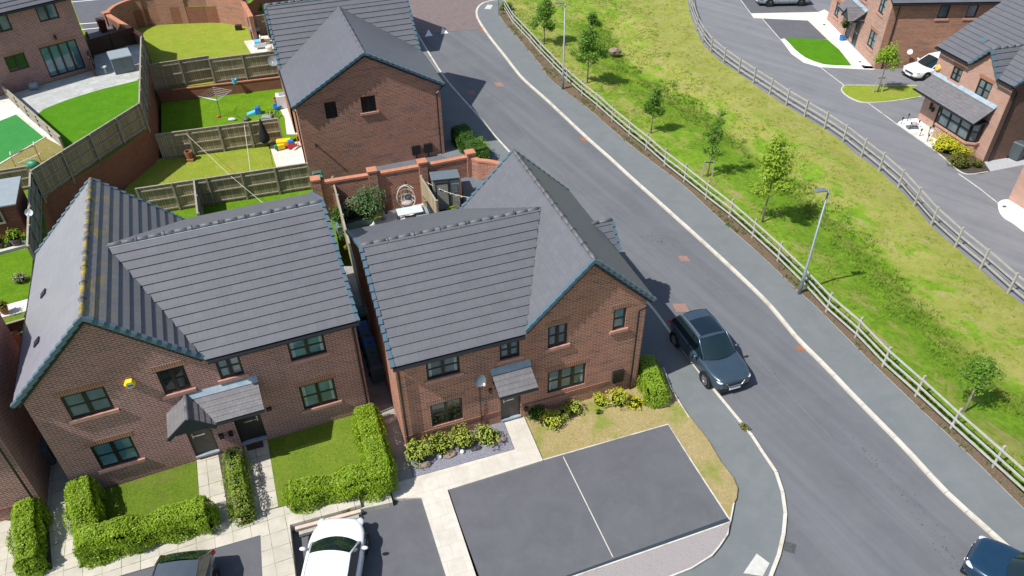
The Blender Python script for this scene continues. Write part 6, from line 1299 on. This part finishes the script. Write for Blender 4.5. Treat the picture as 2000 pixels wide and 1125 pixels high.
    if roofglass: shell(grid((a[1][0]-.08,wr*.78,zr-.03),(a[1][0]-.08,-wr*.78,zr-.03),(a[2][0]+L*.12,wr*.78,zr-.035),(a[2][0]+L*.12,-wr*.78,zr-.035),(0,0,.05),0,''),'roof_glass','roof_glass')
    for s in (1,-1):
        g=B(); g.poly([(m0[0]+.26,s*(wbt-.005),belt-.01),(a[1][0]+.03,s*(wr+.012),zr-.1),(a[2][0]-.02,s*(wr+.012),zr-.11),(m3_[0]-.18,s*(wbt*.97),belt-.01)]); g.build('side_window','car_glass',T)
        g=B(); g.tube([(a[0][0]-.0,s*(wbt*.9),belt+.0),(a[1][0],s*wr*.99,zr-.075),((a[1][0]+a[2][0])/2,s*(wr+.01),zr-.055),(a[2][0],s*wr*.99,zr-.085),(a[3][0]-.0,s*(wbt*.9),belt)],[.035,.035,.035,.04,.07],8); g.build('pillar',paint,T,smooth=True)
        xm=X(-.07 if suv else -.09); g=B(); g.bar((xm,s*(wbt+.002),belt-.02),(xm+.03,s*(wr+.02),zr-.08),.02,.06,up=(0,0,1)); g.build('door_pillar','black',T)
        if rails: g=B(); g.tube([(a[1][0]-.05,s*wr*.93,zr-.02),((a[1][0]+a[2][0])/2,s*wr*.95,zr+.03),(a[2][0],s*wr*.93,zr-.03)],.022,6); g.build('roof_rail','steel',T)
        g=B(); g.blob((X(P['wsb'])-.3,s*(w_+.06),belt+.06),.07,.12,.07,n=10,k2=6); g.build('mirror',paint,T,smooth=True)
        g=B(); g.hexa([(hl-.42,s*w_*.93,H*.44),(hl-.12,s*w_*.55,H*.40),(hl-.1,s*w_*.55,H*.46),(hl-.3,s*w_*.8,H*.475),(hl-.42,s*w_*.95,H*.49),(hl-.13,s*w_*.6,H*.435),(hl-.2,s*w_*.58,H*.5),(hl-.38,s*w_*.84,H*.52)]); 
        g=B(); g.blob((hl-.22,s*w_*.68,H*.465),.2,.15,.055,n=10,k2=6); g.build('headlight','lamp',T,smooth=True)
        g=B(); g.blob((-hl+.12,s*w_*.8,H*.52),.1,.15,.1,n=10,k2=6); g.build('tail_light',tail,T,smooth=True)
        for x in (wb,-wb):
            r_=.345 if suv else .325; g=B(); g.lathe([(r_*1.16,-s*.03),(r_*1.16,s*.02),(r_*1.0,s*.02),(r_*1.0,-s*.03)],(x,s*(w_-.01),r_+.01),22,0,'y',False); g.build('wheel_arch','black',T)
            g=B(); y0=s*(w_-.17); y1=s*(w_+.012); g.lathe([(r_*.66,y0),(r_*.95,y0),(r_,y0+s*.03),(r_,y1-s*.03),(r_*.95,y1),(r_*.66,y1)],(x,0,r_),22,0,'y',False); wh_=g.build('wheel','tyre',T,smooth=False)
            g=B(); g.lathe([(.03,y1-s*.05),(r_*.66,y1-s*.05),(r_*.68,y1-s*.01),(r_*.6,y1-s*.012),(r_*.58,y1-s*.045)],(x,0,r_),20,0,'y')
            for q in range(5): t=q*2*PI/5; g.bar((x,y1-s*.015,r_),(x+math.cos(t)*r_*.64,y1-s*.012,r_+math.sin(t)*r_*.64),.045,.02,up=(0,1,0))
            g.build('rim',rim,wh_)
    g=B(); g.box(hl-.05,hl+.012,-w_*.42,w_*.42,H*.30,H*.40); gr=g.build('grille','black',T,bevel=.02); g=B(); g.tube([(hl-.03,-w_*.46,H*.43),(hl+.02,-w_*.3,H*.32),(hl+.025,w_*.3,H*.32),(hl-.03,w_*.46,H*.43)],.022,6); g.build('chrome_strip','steel',gr)
    g=B()
    for s in (1,-1):
        for xx in (X(P['wsb'])-.28,X(-.07),X(P['rb'])+.5): g.tube([(xx,s*w_*.985,H*.27),(xx,s*w_*1.0,H*.43),(xx,s*w_*.955,belt-.04)],.008,4)
    g.build('door_gap','black',T); g=B(); g.box(hl-.0,hl+.03,-.26,.26,H*.2,H*.2+.11); g.build('number_plate','white',T)
    g=B(); g.box(hl-.25,hl-.02,-w_*.75,w_*.75,zb-.02,zb+.12); g.build('lower_bumper','black',T,bevel=.03)
    g=B(); g.box(-hl-.015,-hl+.02,-.26,.26,H*.38,H*.38+.11); g.build('rear_plate','yellow',T)
    for s in (1,-1): g=B(); p_=X(P['wsb']); g.bar((p_+.02,s*.1+.2,belt+.03),(p_-.16,s*.1-.25,belt+.1),.015,.015); g.build('wiper','black',T)
    return T
fw_l,rw_l=G(1373,754,.0),G(1314.5,676,.0); dv=(fw_l-rw_l).normalized(); yaw=math.atan2(dv.y,dv.x); Lc=(fw_l-rw_l).length/.61; right=V((dv.y,-dv.x,0)); 
mid=(fw_l+rw_l)/2; cen=mid+V((-dv.y,dv.x,0))*-.0+right*(-1)*0
side=1 if (V((-dv.y,dv.x,0))).x>0 else -1
cen=mid+V((-dv.y,dv.x,0))*side*.95
car('blue-grey SUV with dark glass roof parked half on the pavement beside the centre house','blueg',Lc,1.9,1.62,cen,yaw,'suv',.03,True,True,'rim')
car('white coupe nosed up to the terrace in the lower left bay','wcar',4.5,1.95,1.35,G(646,1128,.75),math.atan2(1,.0),'coupe',.2)
car('dark grey hatchback whose roof pokes into the bottom edge of the frame','dcar',4.5,1.9,1.5,G(338,1205,1.4),math.atan2(-1,.12),'hatch',.6)
car('navy blue car leaving the frame at the bottom right corner','ncar',4.3,1.85,1.5,G(2036,1150,.7),math.atan2(.72,-.75),'hatch',0,rim='rimd')
car('silver saloon side-on in the driveway at the top of the frame','scar',4.7,1.85,1.4,G(1528,0,.4),PI+.02,'coupe',.1,rim='rimd')
car('white car half hidden behind the orange-brick house, nose towards us','wcar',4.4,1.85,1.4,G(1822,132,.6),PI+.33,'hatch',.1,rim='rimd')
